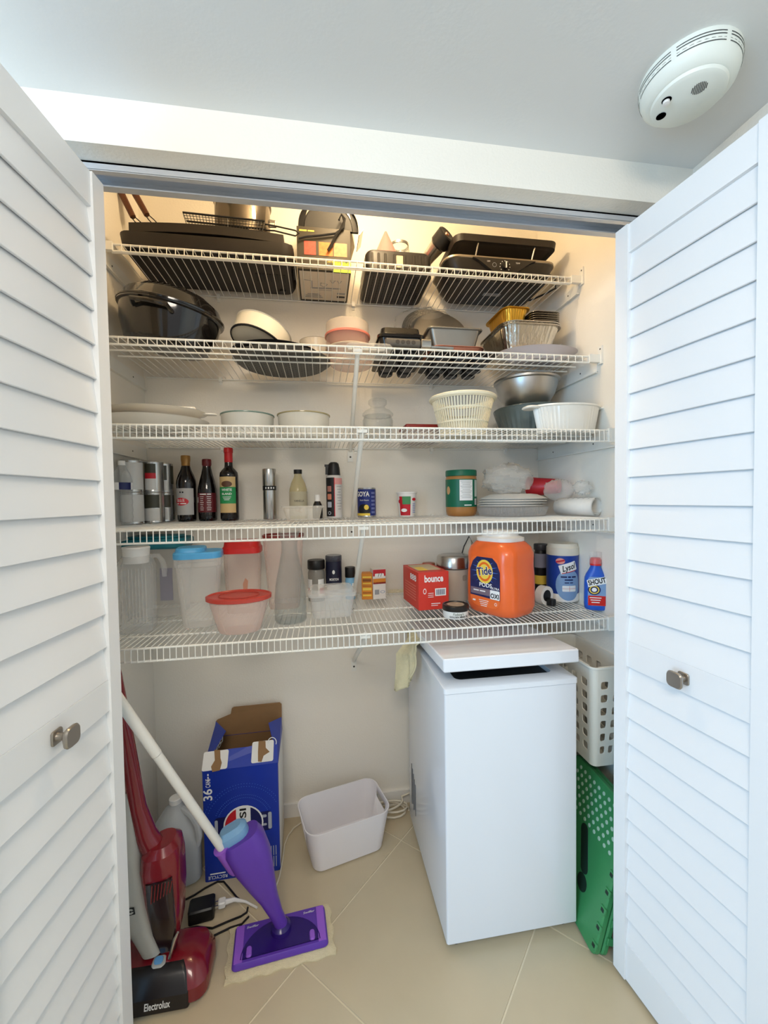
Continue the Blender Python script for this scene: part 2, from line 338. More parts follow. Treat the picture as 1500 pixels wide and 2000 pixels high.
shelf(2, 0.406, 0.0254, 0.0215, [-0.300, -0.245], 'white wire shelf with wide-set wires carrying the black roaster and foil pans', 1.477)
shelf(3, 0.502, 0.0163, 0.036, [-0.39, -0.235], 'close-mesh white wire shelf carrying the casserole dishes and salad spinner', 1.170)
shelf(4, 0.502, 0.0163, 0.036, [-0.39, -0.235], 'close-mesh white wire shelf carrying the sauce bottles and peanut butter', 0.850)
shelf(5, 0.502, 0.0163, 0.036, [-0.392, -0.235], 'close-mesh white wire shelf carrying the detergent jug and pitchers', 0.608)
# ---------------------------------------------------------------- floor: chest freezer
fzm = M('freezer_enamel', (232, 234, 238), 0.16, var=0.008, nscale=4, coat=0.3); fzd = M('freezer_inside_shade', (34, 34, 36), 0.5); greyp = M('grey_gasket', (150, 152, 156), 0.5)
fx0, fx1, fy0, fy1 = 0.984, 1.392, -0.603, -0.10; fzt = 0.765; fb = 0.022
fz = thing('chest_freezer', 'white chest freezer with its lid standing slightly open', 'freezer', ((fx0 + fx1) / 2, (fy0 + fy1) / 2, 0))
fw_, fd_ = fx1 - fx0, fy1 - fy0
fb_ = MB(); rbox(fb_, fw_ - 0.004, fd_ - 0.004, fzt - 0.016 - fb, 0.006, 0.002, fb); fb_.build('cabinet', fzm, fz)
rim = MB(); t_ = 0.05
rim.loft([rr(fw_, fd_, 0.008, fzt - 0.016), rr(fw_, fd_, 0.008, fzt - 0.002), rr(fw_ - 0.006, fd_ - 0.006, 0.008, fzt), rr(fw_ - 2 * t_, fd_ - 2 * t_, 0.02, fzt), rr(fw_ - 2 * t_, fd_ - 2 * t_, 0.02, fzt - 0.016)], False, False); rim.build('rim', fzm, fz)
MB().loft([rr(fw_ - 2 * t_ + 0.001, fd_ - 2 * t_ + 0.001, 0.02, fzt - 0.001), rr(fw_ - 2 * t_, fd_ - 2 * t_, 0.02, fzt - 0.0145)], False, True).build('inside_shade', fzd, fz)  # dark sheet below the rim stands in for the shaded inside
for sx in (-1, 1):
    for sy in (-1, 1): MB().lathe([(0.014, 0), (0.014, 0.018), (0.01, fb)], 14, T3(sx * (fw_ / 2 - 0.035), sy * (fd_ / 2 - 0.035), 0)).build('foot', blackm, fz)
for k in range(5):
    y = fd_ / 2 - 0.05 - 0.016 * k; MB().box(-fw_ / 2 + 0.0012, -fw_ / 2 + 0.003, y - 0.002, y + 0.002, 0.10 + 0.012 * (k % 2), 0.26 - 0.01 * k).build('vent_slot', dark, fz)
lid = MB(); LTm = T3(0, fd_ / 2 - 0.004, fzt + 0.012) @ RX(-4.0) @ T3(0, -fd_ / 2, 0)
rbox(lid, fw_ + 0.004, fd_ + 0.004, 0.038, 0.006, 0.003, 0.0, LTm); lo = lid.build('lid', fzm, fz)
gk = MB(); gk.loft([rr(fw_ - 0.05, fd_ - 0.05, 0.01, -0.008), rr(fw_ - 0.05, fd_ - 0.05, 0.01, 0.001), rr(fw_ - 0.1, fd_ - 0.1, 0.01, 0.001), rr(fw_ - 0.1, fd_ - 0.1, 0.01, -0.008)], T=LTm, closed=True); gk.build('gasket', M('pale_gasket', (205, 207, 210), 0.5), lo)
for x in (-0.12, 0.12): MB().box(x - 0.02, x + 0.02, fd_ / 2 - 0.0018, fd_ / 2 + 0.012, fzt - 0.05, fzt + 0.035).build('hinge', greyp, fz, 0)
# cloth over the freezer edge
clm = M('cream_terry_cloth', (226, 216, 178), 0.95, var=0.1, nscale=70, bump=0.8, bscale=500)
tw = MB(); nu, nv = 14, 26; vv = []
for j in range(nv + 1):
    s_ = j / nv
    for i in range(nu + 1):
        u = i / nu - 0.5; wv = 0.006 * math.sin(u * 15 + s_ * 4) + 0.004 * math.sin(u * 31)
        if s_ < 0.25: x = 0.058 - s_ * 4 * 0.062; z = 0.806 + 0.004 * math.sin(u * 9) + 0.010 * s_ * 4 * (1 - s_ * 2)
        else: x = -0.004 - (0.040 + 0.022 * math.sin(u * 7 + 1.0)) * min(1, (s_ - 0.25) * 4) + 0.008 * math.sin((s_ - .25) * 5) + wv * (0.6 + s_); z = 0.806 - (s_ - 0.25) / 0.75 * (0.17 + 0.035 * math.sin(u * 3 + 0.6) - 0.05 * abs(u))
        y = u * (0.15 - 0.03 * s_) + 0.01 * math.sin(s_ * 6)
        vv.append((min(x, -0.014) - 0.002 if s_ > 0.3 else x, y, z))
tw.add(vv, [(j * (nu + 1) + i, j * (nu + 1) + i + 1, (j + 1) * (nu + 1) + i + 1, (j + 1) * (nu + 1) + i) for j in range(nv) for i in range(nu)])
to = tw.build('cleaning_cloth', clm, None, 60, (fx0 - 0.0045, -0.29, 0.004)); sd_ = to.modifiers.new('t', 'SOLIDIFY'); sd_.thickness = 0.004; sd_.offset = 0
tag(to, 'cream terry cloth draped over the edge of the chest freezer', 'cloth')
# power cable coiled by the freezer
cbm = M('white_cable', (222, 214, 196), 0.5)
pts = []
for i in range(46):
    a = i * 0.42; r = 0.045 + 0.01 * math.sin(i * 0.7); pts.append((0.935 + r * 1.25 * math.cos(a) - 0.0006 * i, -0.062 + r * 0.75 * math.sin(a), 0.005 + 0.0009 * i))
pts += [(0.965, -0.045, 0.055), (1.0, -0.04, 0.062), (1.04, -0.04, 0.06)]
tag(MB().tube(pts, 0.0042, 6).build('power_cable', cbm, None, 60), 'cream power cable coiled on the floor behind the chest freezer', 'cable')
pts = [pZ(x, y, 0.004) for x, y in ((538, 1735), (546, 1712), (552, 1680), (556, 1650), (563, 1632), (573, 1618), (590, 1606))]
tag(MB().tube(pts, 0.0028, 6).build('thin_cord', cbm, None, 60), 'thin pale cord lying on the tiles between soda box and bin', 'cord')
# ---------------------------------------------------------------- white storage bin
binm = M('white_bin_plastic', (236, 232, 234), 0.4, var=0.01)
bn = thing('storage_bin', 'empty white plastic bin with cut-out handles on the tile floor', 'bin', (0.716, -0.180, 0), R_(14.5))
bw, bd, bh = 0.318, 0.205, 0.155
mb = MB(); rings = [rr(bw - 0.075, bd - 0.055, 0.03, 0, 6), rr(bw - 0.055, bd - 0.04, 0.035, 0.006, 6), rr(bw - 0.004, bd - 0.004, 0.045, bh - 0.006, 6), rr(bw, bd, 0.046, bh - 0.004, 6), rr(bw, bd, 0.046, bh, 6), rr(bw - 0.006, bd - 0.006, 0.044, bh, 6), rr(bw - 0.061, bd - 0.046, 0.033, 0.009, 6), rr(bw - 0.08, bd - 0.06, 0.03, 0.004, 6)]
bo = mb.loft(rings).build('body', binm, bn)
cut = MB(); 
for s_ in (-1, 1): rbox(cut, 0.022, 0.09, 0.08, 0.0105, 0.002, -0.04, T3(s_ * (bw / 2 - 0.008), 0, bh - 0.03) @ RY(90))
co = cut.build('handle_cut', binm, None)
md = bo.modifiers.new('c', 'BOOLEAN'); md.object = co; md.solver = 'EXACT'; md.operation = 'DIFFERENCE'; co.parent = bn
bpy.context.view_layer.update(); me = bpy.data.meshes.new_from_object(bo.evaluated_get(bpy.context.evaluated_depsgraph_get())); bo.modifiers.clear(); bo.data = me; bpy.data.objects.remove(co)
# ---------------------------------------------------------------- soda carton
blue = M('carton_blue', (20, 52, 160), 0.42, var=0.12, nscale=14); kraft = M('kraft_board', (142, 108, 72), 0.8, var=0.06); cwhite = M('carton_white', (226, 224, 220), 0.6); redm = M('print_red', (196, 30, 44), 0.45)
dblue = M('print_navy', (16, 24, 84), 0.4); lblue = M('print_light_blue', (70, 110, 200), 0.5); silver = M('print_silver', (176, 182, 194), 0.4)
pb = thing('soda_carton', 'blue 36-can soda carton standing on end with its top torn open', 'carton', (0.3615, -0.145, 0), R_(1.5))
pw, pd, ph = 0.25, 0.215, 0.385; hw, hd = pw / 2, pd / 2
mb = MB(); t = 0.002
mb.loft([rr(pw, pd, 0.006, 0, 2), rr(pw, pd, 0.006, ph, 2), rr(pw - 2 * t, pd - 2 * t, 0.005, ph, 2), rr(pw - 2 * t, pd - 2 * t, 0.005, 0.003, 2)]); mb.build('carton_body', blue, pb); MB().loft([rr(pw - 2.4 * t, pd - 2.4 * t, 0.005, ph - 0.002, 2), rr(pw - 2.4 * t, pd - 2.4 * t, 0.005, 0.004, 2)], False, True).build('inner_lining', kraft, pb)
MB().box(hw - 0.001, hw + 0.0006, -hd + 0.012, hd - 0.004, 0.004, ph - 0.01).build('white_side', cwhite, pb, 0)
def flap(pts, mat, nm, th=0.0015):
    p = [Vector(q) for q in pts]; n_ = (p[1] - p[0]).cross(p[2] - p[0]).normalized() * th
    k = len(p); return MB().add([tuple(q) for q in p] + [tuple(q + n_) for q in p], [tuple(range(k)), tuple(range(2 * k - 1, k - 1, -1))] + [(i, (i + 1) % k, k + (i + 1) % k, k + i) for i in range(k)]).build(nm, mat, pb, 0)
zf = 0.452; yi = -hd + 0.075
flap([(-hw, -hd, ph), (hw, -hd, ph), (hw - 0.004, yi - 0.03, zf - 0.022), (hw - 0.05, yi - 0.03, zf - 0.018), (0.02, yi - 0.035, zf - 0.022), (-hw + 0.075, yi - 0.035, zf - 0.022), (-hw + 0.01, yi - 0.04, zf - 0.03)], blue, 'front_flap')
flap([(-hw, -hd, ph), (-hw, hd, ph), (-hw + 0.002, hd - 0.004, ph + 0.06), (-hw + 0.06, -0.01, zf + 0.012), (-hw + 0.02, -hd + 0.03, zf - 0.04)], blue, 'side_flap')
flap([(hw, -hd, ph), (hw, hd, ph), (hw - 0.002, hd - 0.004, ph + 0.05), (hw - 0.04, 0.0, zf + 0.02), (hw - 0.012, -hd + 0.03, zf - 0.04)], blue, 'side_flap')
flap([(-hw, hd - 0.002, ph), (hw, hd - 0.002, ph), (hw, hd + 0.010, 0.482), (hw - 0.008, hd + 0.012, 0.488), (-hw + 0.068, hd + 0.012, 0.488), (-hw + 0.06, hd + 0.011, 0.484), (-hw + 0.055, hd + 0.010, 0.462), (-hw + 0.006, hd + 0.008, 0.446), (-hw, hd + 0.008, 0.440)], kraft, 'back_flap')
# torn white patches
sl = Vector((0, yi - 0.035 + hd, zf - 0.022 - ph)).normalized(); fl = flat((0, -hd, ph), (1, 0, 0), sl, 0.0022)
quad(fl, 0.082, 0.058, cwhite, pb, 'torn_patch', -0.084, 0.030, 0.006); quad(fl, 0.074, 0.066, cwhite, pb, 'torn_patch', 0.072, 0.040, 0.006)
fl2 = flat((0, -hd, ph), (1, 0, 0), sl, 0.0028)
for x0, pts in ((-0.086, [(-.006, .062), (.014, .060), (.018, .034), (.024, .02), (.02, -.002), (-.004, -.004), (-.01, .012), (.0, .03)]), (0.066, [(-.01, .074), (.014, .072), (.016, .05), (.03, .036), (.01, .026), (.004, .008), (-.008, .01), (-.01, .04)])):
    k = len(pts); MB().add([fl2(x0, 0.03)] + [fl2(x0 + a, b) for a, b in pts], [(0, i + 1, (i + 1) % k + 1) for i in range(k)]).build('torn_board', kraft, pb, 0)
f0 = front(-hd, 0.0)
text('36', 0.040, wht, pb, front(-hd, ph - 0.082, -hw + 0.019, 90), bold=0.02, width=0.040); text('CANS', 0.022, wht, pb, front(-hd, ph - 0.041, -hw + 0.020, 90), bold=0.01, width=0.030); bars([2, 2, 2], 0.008, wht, pb, front(-hd, ph - 0.022, -hw + 0.020, 90 * 1), width=0.026)
gz = 0.185; gx = 0.006
cf = front(-hd, gz, gx, 0, 0.0006); quad(cf, 0.19, 0.068, dblue, pb, 'printed_can', 0.0, 0.0, 0.012); quad(front(-hd, gz, gx, 0, 0.0009), 0.012, 0.060, silver, pb, 'can_rim', 0.088, 0, 0.005); quad(front(-hd, gz, gx, 0, 0.0009), 0.05, 0.010, silver, pb, 'can_shine', 0.052, 0.018, 0.004); quad(front(-hd, gz, gx, 0, 0.0009), 0.05, 0.008, silver, pb, 'can_shine', 0.052, -0.012, 0.003)
quad(front(-hd, gz, gx, 0, 0.0009), 0.010, 0.052, silver, pb, 'can_rim', -0.089, 0, 0.004)
disc(front(-hd, gz, gx, 0, 0.0012), 0.066, 0.066, wht, pb, 'globe_ring'); disc(front(-hd, gz, gx, 0, 0.0015), 0.063, 0.063, wht, pb, 'globe_white')
for a0, a1, mm in ((113, 247, redm), (-67, 67, dblue)):
    k = 18; v = [(0.061 * math.cos(R_(a0 + (a1 - a0) * i / k)), 0.061 * math.sin(R_(a0 + (a1 - a0) * i / k))) for i in range(k + 1)]; c_ = (sum(p[0] for p in v) / (k + 1), 0)
    gf = front(-hd, gz, gx, 0, 0.0018); MB().add([gf(*c_)] + [gf(*p) for p in v], [(0, i + 1, (i + 1) % (k + 1) + 1) for i in range(k + 1)]).build('globe_lobe', mm, pb, 0)
text('PEPSI', 0.030, ink, pb, front(-hd, gz, gx, 90, 0.0021), bold=0.02, width=0.112)
for rad in (0.088, 0.098, 0.125, 0.135):
    df = front(-hd, gz, gx, 0, 0.0005); dm = MB()
    for i in range(34):
        a = R_(25 + 130 * i / 33); x, z = rad * math.cos(a), rad * math.sin(a) * 1.05
        if abs(x + gx) < hw - 0.006: dm.add([df(x - .0012, z - .0012), df(x + .0012, z - .0012), df(x + .0012, z + .0012), df(x - .0012, z + .0012)], [(0, 1, 2, 3)])
    dm.build('printed_dots', lblue, pb, 0)
text('RECYCLE', 0.016, wht, pb, front(-hd, 0.014, -hw + 0.043, 180), bold=0.01, width=0.062); bars([6], 0.008, wht, pb, front(-hd, 0.026, -hw + 0.043, 180), width=0.05)
for k in range(3): bars([11, 10], 0.005, silver, pb, front(-hd, 0.055, hw - 0.013 - 0.008 * k, 90), width=0.075, res=1)
ft = flat((-hw, -hd, ph), (0, 1, 0.38), (0.5, 0, 1), -0.0025); text('PEPSI', 0.05, wht, pb, lambda u, v: (-hw + 0.018 + 0.10 * (v + 0.02) + 0.30 * (u + 0.05) - 0.0016, -hd + 0.065 + u * 0.85 - v * 0.25, ph + 0.026 + v * 0.8 + u * 0.45), bold=0.02, width=0.1)
disc(front(-hd + 0.04, ph + 0.05, hw - 0.022, 0, 0), 0.016, 0.020, wht, pb, 'printed_ring', r0=0.85)
# ---------------------------------------------------------------- water jug
hdpe = clear('jug_plastic', (214, 218, 220), 0.62, 0.35)
jg = thing('water_jug', 'translucent gallon water jug standing behind the red vacuum cleaner', 'jug', (0.137, -0.205, 0), R_(20))
mb = MB(); mb.loft([rr(0.13, 0.13, 0.03, 0, 5), rr(0.15, 0.15, 0.035, 0.008, 5), rr(0.15, 0.15, 0.035, 0.14, 5), rr(0.13, 0.13, 0.045, 0.185, 5), rr(0.075, 0.075, 0.03, 0.232, 5), rr(0.040, 0.040, 0.018, 0.252, 5), rr(0.036, 0.036, 0.017, 0.262, 5)]); mb.build('body', hdpe, jg)
MB().lathe([(0.019, 0.256), (0.0205, 0.258), (0.0205, 0.273), (0.018, 0.275), (1e-5, 0.275)], 20).build('cap', white_pl, jg)
MB().tube([(0.018, -0.018, 0.240), (0.046, -0.046, 0.226), (0.064, -0.064, 0.196), (0.067, -0.067, 0.160), (0.062, -0.062, 0.125)], [0.010, 0.012, 0.013, 0.012, 0.009], 10).build('handle', hdpe, jg)
# ---------------------------------------------------------------- spray mop
purple = M('mop_purple', (94, 56, 168), 0.36, var=0.05); dpurple = M('mop_dark_purple', (44, 22, 104), 0.2, var=0.05); lpurple = M('mop_lilac', (150, 92, 206), 0.4); padm = M('mop_pad_cloth', (222, 208, 172), 0.95, var=0.12, nscale=60, bump=0.8, bscale=400)
mp = thing('spray_mop', 'purple spray mop with cream pad and white pole leaning across the closet', 'mop', (0.515, -0.492, 0), R_(5.5))
pm_ = MB(); nx, ny = 22, 10; vv = []
for j in range(ny + 1):
    for i in range(nx + 1):
        x = (i / nx - 0.5) * 0.30; y = (j / ny - 0.5) * 0.15; e = max(abs(x) / 0.15, abs(y) / 0.075); vv.append((x + 0.004 * math.sin(j * 1.7), y + 0.003 * math.sin(i * 1.3), 0.010 - 0.006 * max(0, e - 0.8) * 5 + 0.0012 * math.sin(i * 2.1 + j)))
k = len(vv); vv += [(x, y, 0.0005) for x, y, z in vv]; fs = []
for j in range(ny):
    for i in range(nx): a = j * (nx + 1) + i; fs.append((a, a + 1, a + nx + 2, a + nx + 1)); fs.append((k + a, k + a + nx + 1, k + a + nx + 2, k + a + 1))
edge = [i for i in range(nx + 1)] + [j * (nx + 1) + nx for j in range(1, ny + 1)] + [ny * (nx + 1) + i for i in range(nx - 1, -1, -1)] + [j * (nx + 1) for j in range(ny - 1, 0, -1)]
fs += [(edge[i], k + edge[i], k + edge[(i + 1) % len(edge)], edge[(i + 1) % len(edge)]) for i in range(len(edge))]
pm_.add(vv, fs).build('pad', padm, mp, 60)
hm = MB(); hm.loft([rr(0.262, 0.112, 0.012, 0.010), rr(0.266, 0.116, 0.012, 0.014), rr(0.262, 0.110, 0.012, 0.026), rr(0.258, 0.106, 0.010, 0.028)]); ho = hm.build('head_plate', purple, mp)
hs = MB(); k = 20; ring = lambda s_, z: [(0.112 * s_ * math.cos(math.pi * i / k), -0.046 + 0.090 * s_ * math.sin(math.pi * i / k), z) for i in range(k + 1)]
hs.loft([ring(1.0, 0.0275), ring(0.985, 0.0305), ring(0.90, 0.0285)]); hs.build('head_inset', dpurple, ho)
for s_ in (-1, 1):
    MB().box(s_ * 0.116 - 0.011, s_ * 0.116 + 0.011, -0.052, 0.050, 0.0275, 0.0300).build('side_strip', lpurple, ho, 0)
    text('Swiffer', 0.016, wht, ho, lambda u, v, s_=s_: (s_ * 0.082 + u, 0.038 + v * 0.6, 0.0315), shear=0.2, width=0.034)
    MB().loft([rr(0.016, 0.030, 0.007, 0.029, cx=s_ * 0.088, cy=-0.03), rr(0.012, 0.024, 0.005, 0.034, cx=s_ * 0.088, cy=-0.03)]).build('pad_grip', lpurple, ho)
MB().lathe([(0.030, 0.028), (0.028, 0.040), (0.018, 0.050), (0.014, 0.052)], 24, T3(0, 0.012, 0)).build('swivel', dpurple, ho)
mloc = mp.matrix_basis.copy() if False else (T3(0.515, -0.492, 0) @ RZ(5.5)); inv = mloc.inverted()
P0 = Vector((0.515, -0.482, 0.045)); P1 = pY(437, 1662, -0.505); P2 = pY(226, 1358, -0.645)
# body: tapering shell from the swivel to the bottle holder
ax = (pY(470, 1640, -0.49) - P0); L = ax.length; ax.normalize(); sx_ = Vector((0.80, 0.15, 0.45)); sx_ = (sx_ - ax * sx_.dot(ax)).normalized(); sy_ = ax.cross(sx_)
bt = inv @ basis(P0, sx_, sy_, ax)
nb = MB(); nb.loft([rr(0.034, 0.034, 0.016, -0.01, 6), rr(0.038, 0.038, 0.018, 0.04, 6), rr(0.052, 0.050, 0.02, 0.10, 6, 0.002), rr(0.080, 0.070, 0.028, 0.16, 6, 0.004), rr(0.108, 0.086, 0.036, 0.225, 6, 0.006), rr(0.114, 0.086, 0.036, L - 0.012, 6, 0.006), rr(0.098, 0.072, 0.03, L + 0.012, 6, 0.006)], T=bt); no = nb.build('neck', purple, mp)
rb = MB(); rbox(rb, 0.082, 0.06, 0.075, 0.026, 0.012, L - 0.03, bt @ T3(-0.012, 0.008, 0)); rb.build('cleaner_bottle', M('pale_blue_bottle', (120, 165, 205), 0.35), mp)
pd_ = (P2 - P1).normalized(); Pm = P1 + (P2 - P1) * 0.66; Pend = P2 + pd_ * 0.20
po = MB().tube([inv @ (P1 - pd_ * 0.05), inv @ Pm], 0.0115, 16).build('pole', M('white_pole', (228, 226, 220), 0.32), mp)
MB().tube([inv @ Pm, inv @ (Pm + pd_ * 0.002)], 0.0106, 16).build('pole_joint', dark, po); MB().tube([inv @ (Pm + pd_ * 0.0015), inv @ P2], 0.0125, 16).build('pole_section', MATS['white_pole'], po)
s3 = pd_.cross(Vector((0, 0, 1))).normalized(); q3 = pd_.cross(s3); sk = inv @ basis(P1 - pd_ * 0.085, s3, q3, pd_)
so = MB(); so.loft([rr(0.028, 0.034, 0.013, 0.0, 5), rr(0.034, 0.04, 0.016, 0.012, 5), rr(0.034, 0.04, 0.016, 0.09, 5), rr(0.04, 0.044, 0.018, 0.10, 5)], T=sk); so.build('pole_socket', lpurple, mp)
# ---------------------------------------------------------------- stick vacuum cleaner
vred = M('vacuum_red', (118, 18, 30), 0.22, var=0.08, coat=0.4); vdark = M('vacuum_smoked_bin', (34, 16, 18), 0.15, var=0.1, coat=0.4); vgrey = M('vacuum_silver_grey', (176, 174, 168), 0.35); vblk = M('vacuum_black', (26, 22, 24), 0.3); vblue = M('vacuum_blue_pedal', (96, 150, 196), 0.3)
vc = thing('stick_vacuum', 'dark red and grey upright stick vacuum standing behind the louvred door', 'vacuum cleaner', (0.205, -0.545, 0))
mb = MB(); mb.loft([rr(0.245, 0.125, 0.03, 0.004, 6), rr(0.262, 0.140, 0.034, 0.012, 6), rr(0.262, 0.140, 0.036, 0.038, 6), rr(0.235, 0.115, 0.036, 0.060, 6, 0, 0.006), rr(0.16, 0.07, 0.03, 0.072, 6, 0, 0.014)]); vo = mb.build('floor_head', vred, vc)
mb = MB(); mb.loft([rr(0.205, 0.016, 0.007, 0.006, 4, -0.012, -0.0665), rr(0.205, 0.016, 0.007, 0.036, 4, -0.012, -0.0665), rr(0.190, 0.020, 0.008, 0.060, 4, -0.012, -0.045), rr(0.16, 0.02, 0.008, 0.0685, 4, -0.012, -0.028)]); mb.build('head_window', vblk, vo)
text('Electrolux', 0.021, wht, vo, lambda u, v: (0.016 + u, -0.0752, 0.022 + v), bold=0.02, shear=0.15, width=0.062)
mb = MB(); rbox(mb, 0.034, 0.028, 0.008, 0.009, 0.003, 0.066, T3(0.006, -0.012, 0) @ RX(12)); mb.build('release_pedal', vgrey, vo)
mb = MB(); rbox(mb, 0.022, 0.017, 0.003, 0.007, 0.001, 0.0745, T3(0.006, -0.012, 0) @ RX(12)); mb.build('pedal_inset', vblue, vo)
mb = MB(); rbox(mb, 0.03, 0.045, 0.004, 0.006, 0.001, 0.0, T3(-0.092, -0.072, 0.030) @ RX(68)); mb.build('blue_badge', vblue, vo)
vo.scale = (1, 1, 1.3); b0 = Vector((0.008, 0.01, 0.078)); b1 = pY(240, 1400, -0.55) - vc.location; ax = (b1 - b0).normalized(); ex = Vector((1, 0, 0)); ex = (ex - ax * ex.dot(ax)).normalized(); ey = ax.cross(ex)
bt = basis(b0, ex, ey, ax)
MB().lathe([(0.020, -0.012), (0.022, 0.03), (0.020, 0.05)], 16, bt).build('swivel_neck', vblk, vc)
mb = MB(); mb.loft([rr(0.046, 0.050, 0.018, 0.02, 5, 0.012), rr(0.075, 0.085, 0.028, 0.09, 5, 0.022), rr(0.092, 0.100, 0.032, 0.18, 5, 0.030), rr(0.098, 0.104, 0.034, 0.265, 5, 0.036), rr(0.090, 0.10, 0.036, 0.300, 5, 0.040), rr(0.06, 0.07, 0.028, 0.316, 5, 0.044)], T=bt); mb.build('dust_bin', vred, vc)
mb = MB(); mb.loft([rr(0.040, 0.012, 0.005, 0.03, 4, 0.022, -0.026), rr(0.058, 0.014, 0.006, 0.10, 4, 0.028, -0.040), rr(0.066, 0.014, 0.006, 0.18, 4, 0.034, -0.0475), rr(0.064, 0.014, 0.006, 0.245, 4, 0.040, -0.0490)], T=bt); mb.build('smoked_window', vdark, vc)
mb = MB()
for k in range(7): mb.tube([(0.016 + 0.008 * k, -0.0565, 0.195 + 0.003 * k), (0.026 + 0.008 * k, -0.0568, 0.242)], 0.0013, 5, bt)
mb.build('filter_ribs', vred, vc)
mb = MB(); mb.loft([rr(0.052, 0.055, 0.02, 0.03, 5, -0.020, -0.01), rr(0.066, 0.075, 0.026, 0.12, 5, -0.032, -0.012), rr(0.064, 0.078, 0.026, 0.22, 5, -0.036, -0.012), rr(0.050, 0.066, 0.022, 0.31, 5, -0.034, -0.006), rr(0.036, 0.05, 0.016, 0.40, 5, -0.026, 0), rr(0.02, 0.03, 0.009, 0.47, 5, -0.016, 0)], T=bt); go = mb.build('motor_body', vgrey, vc)
gf = lambda u, v: tuple(bt @ Vector((-0.036 + u, -0.0525, 0.185 + v)))
quad(gf, 0.020, 0.020, ink, go, 'maker_emblem', 0, 0, 0.002); disc(lambda u, v: tuple(bt @ Vector((-0.036 + u, -0.0530, 0.185 + v))), 0.0075, 0.0075, vgrey, go, 'maker_emblem', 0, 0, 20, 0.35, 20, 340)
hp = [(0.020, 0, 0.29), (0.004, 0.0, 0.34), (-0.004, 0, 0.42), (-0.002, 0, 0.60), (-0.002, 0, 0.78), (-0.012, 0, 0.88)]
mb = MB(); mb.tube(hp, [0.030, 0.026, 0.021, 0.019, 0.017, 0.016], 14, bt); mb.build('handle_tube', vred, vc)
mb = MB(); mb.tube([(-0.012, 0, 0.88), (-0.014, 0.0, 0.93), (-0.012, 0.0, 0.985), (-0.010, 0.004, 0.998)], [0.017, 0.018, 0.017, 0.010], 14, bt); mb.build('grip', M('vacuum_grip_red', (110, 24, 30), 0.5), vc)
mb = MB(); mb.tube([(0.028, -0.040, 0.02), (0.052, -0.046, 0.075), (0.062, -0.046, 0.09)], [0.004, 0.005, 0.003], 8, bt); mb.build('chrome_latch', steel, vc)
# charger and cords
ad = thing('power_adapter', 'black power adapter brick with a white plug lying on the tiles', 'power adapter', (0.262, -0.372, 0), R_(8))
mb = MB(); rbox(mb, 0.075, 0.055, 0.042, 0.008, 0.004, 0.0); mb.build('brick', blackm, ad)
mb = MB(); rbox(mb, 0.022, 0.024, 0.020, 0.005, 0.003, 0.010, T3(0.058, 0.004, 0)); mb.tube([(0.068, 0.004, 0.02), (0.095, 0.008, 0.016), (0.13, 0.0, 0.006), (0.165, -0.03, 0.0045)], [0.008, 0.006, 0.0035, 0.0032], 8); mb.build('white_plug', white_pl, ad)
MB().box(0.037, 0.048, -0.006, -0.003, 0.016, 0.024).box(0.037, 0.048, 0.009, 0.012, 0.016, 0.024).build('plug_blades', steel, ad, 0)
def cord(pts, lab):
    tag(MB().tube([pZ(x, y, 0.0035) for x, y in pts], 0.003, 6).build('charging_cable', blackm, None, 60), lab, 'cable')
cord([(352, 1757), (364, 1756), (380, 1748), (400, 1735), (425, 1722), (437, 1722), (448, 1735), (462, 1752), (472, 1760)], 'black cord running from the water jug past the soda carton')
cord([(340, 1826), (360, 1815), (384, 1810), (415, 1813), (445, 1800), (470, 1790), (482, 1782), (484, 1772)], 'black cord looping from the adapter brick towards the purple mop')
cord([(370, 1852), (395, 1840), (425, 1824), (450, 1812), (472, 1805), (486, 1790)], 'black cord running from the red vacuum head to the mop')
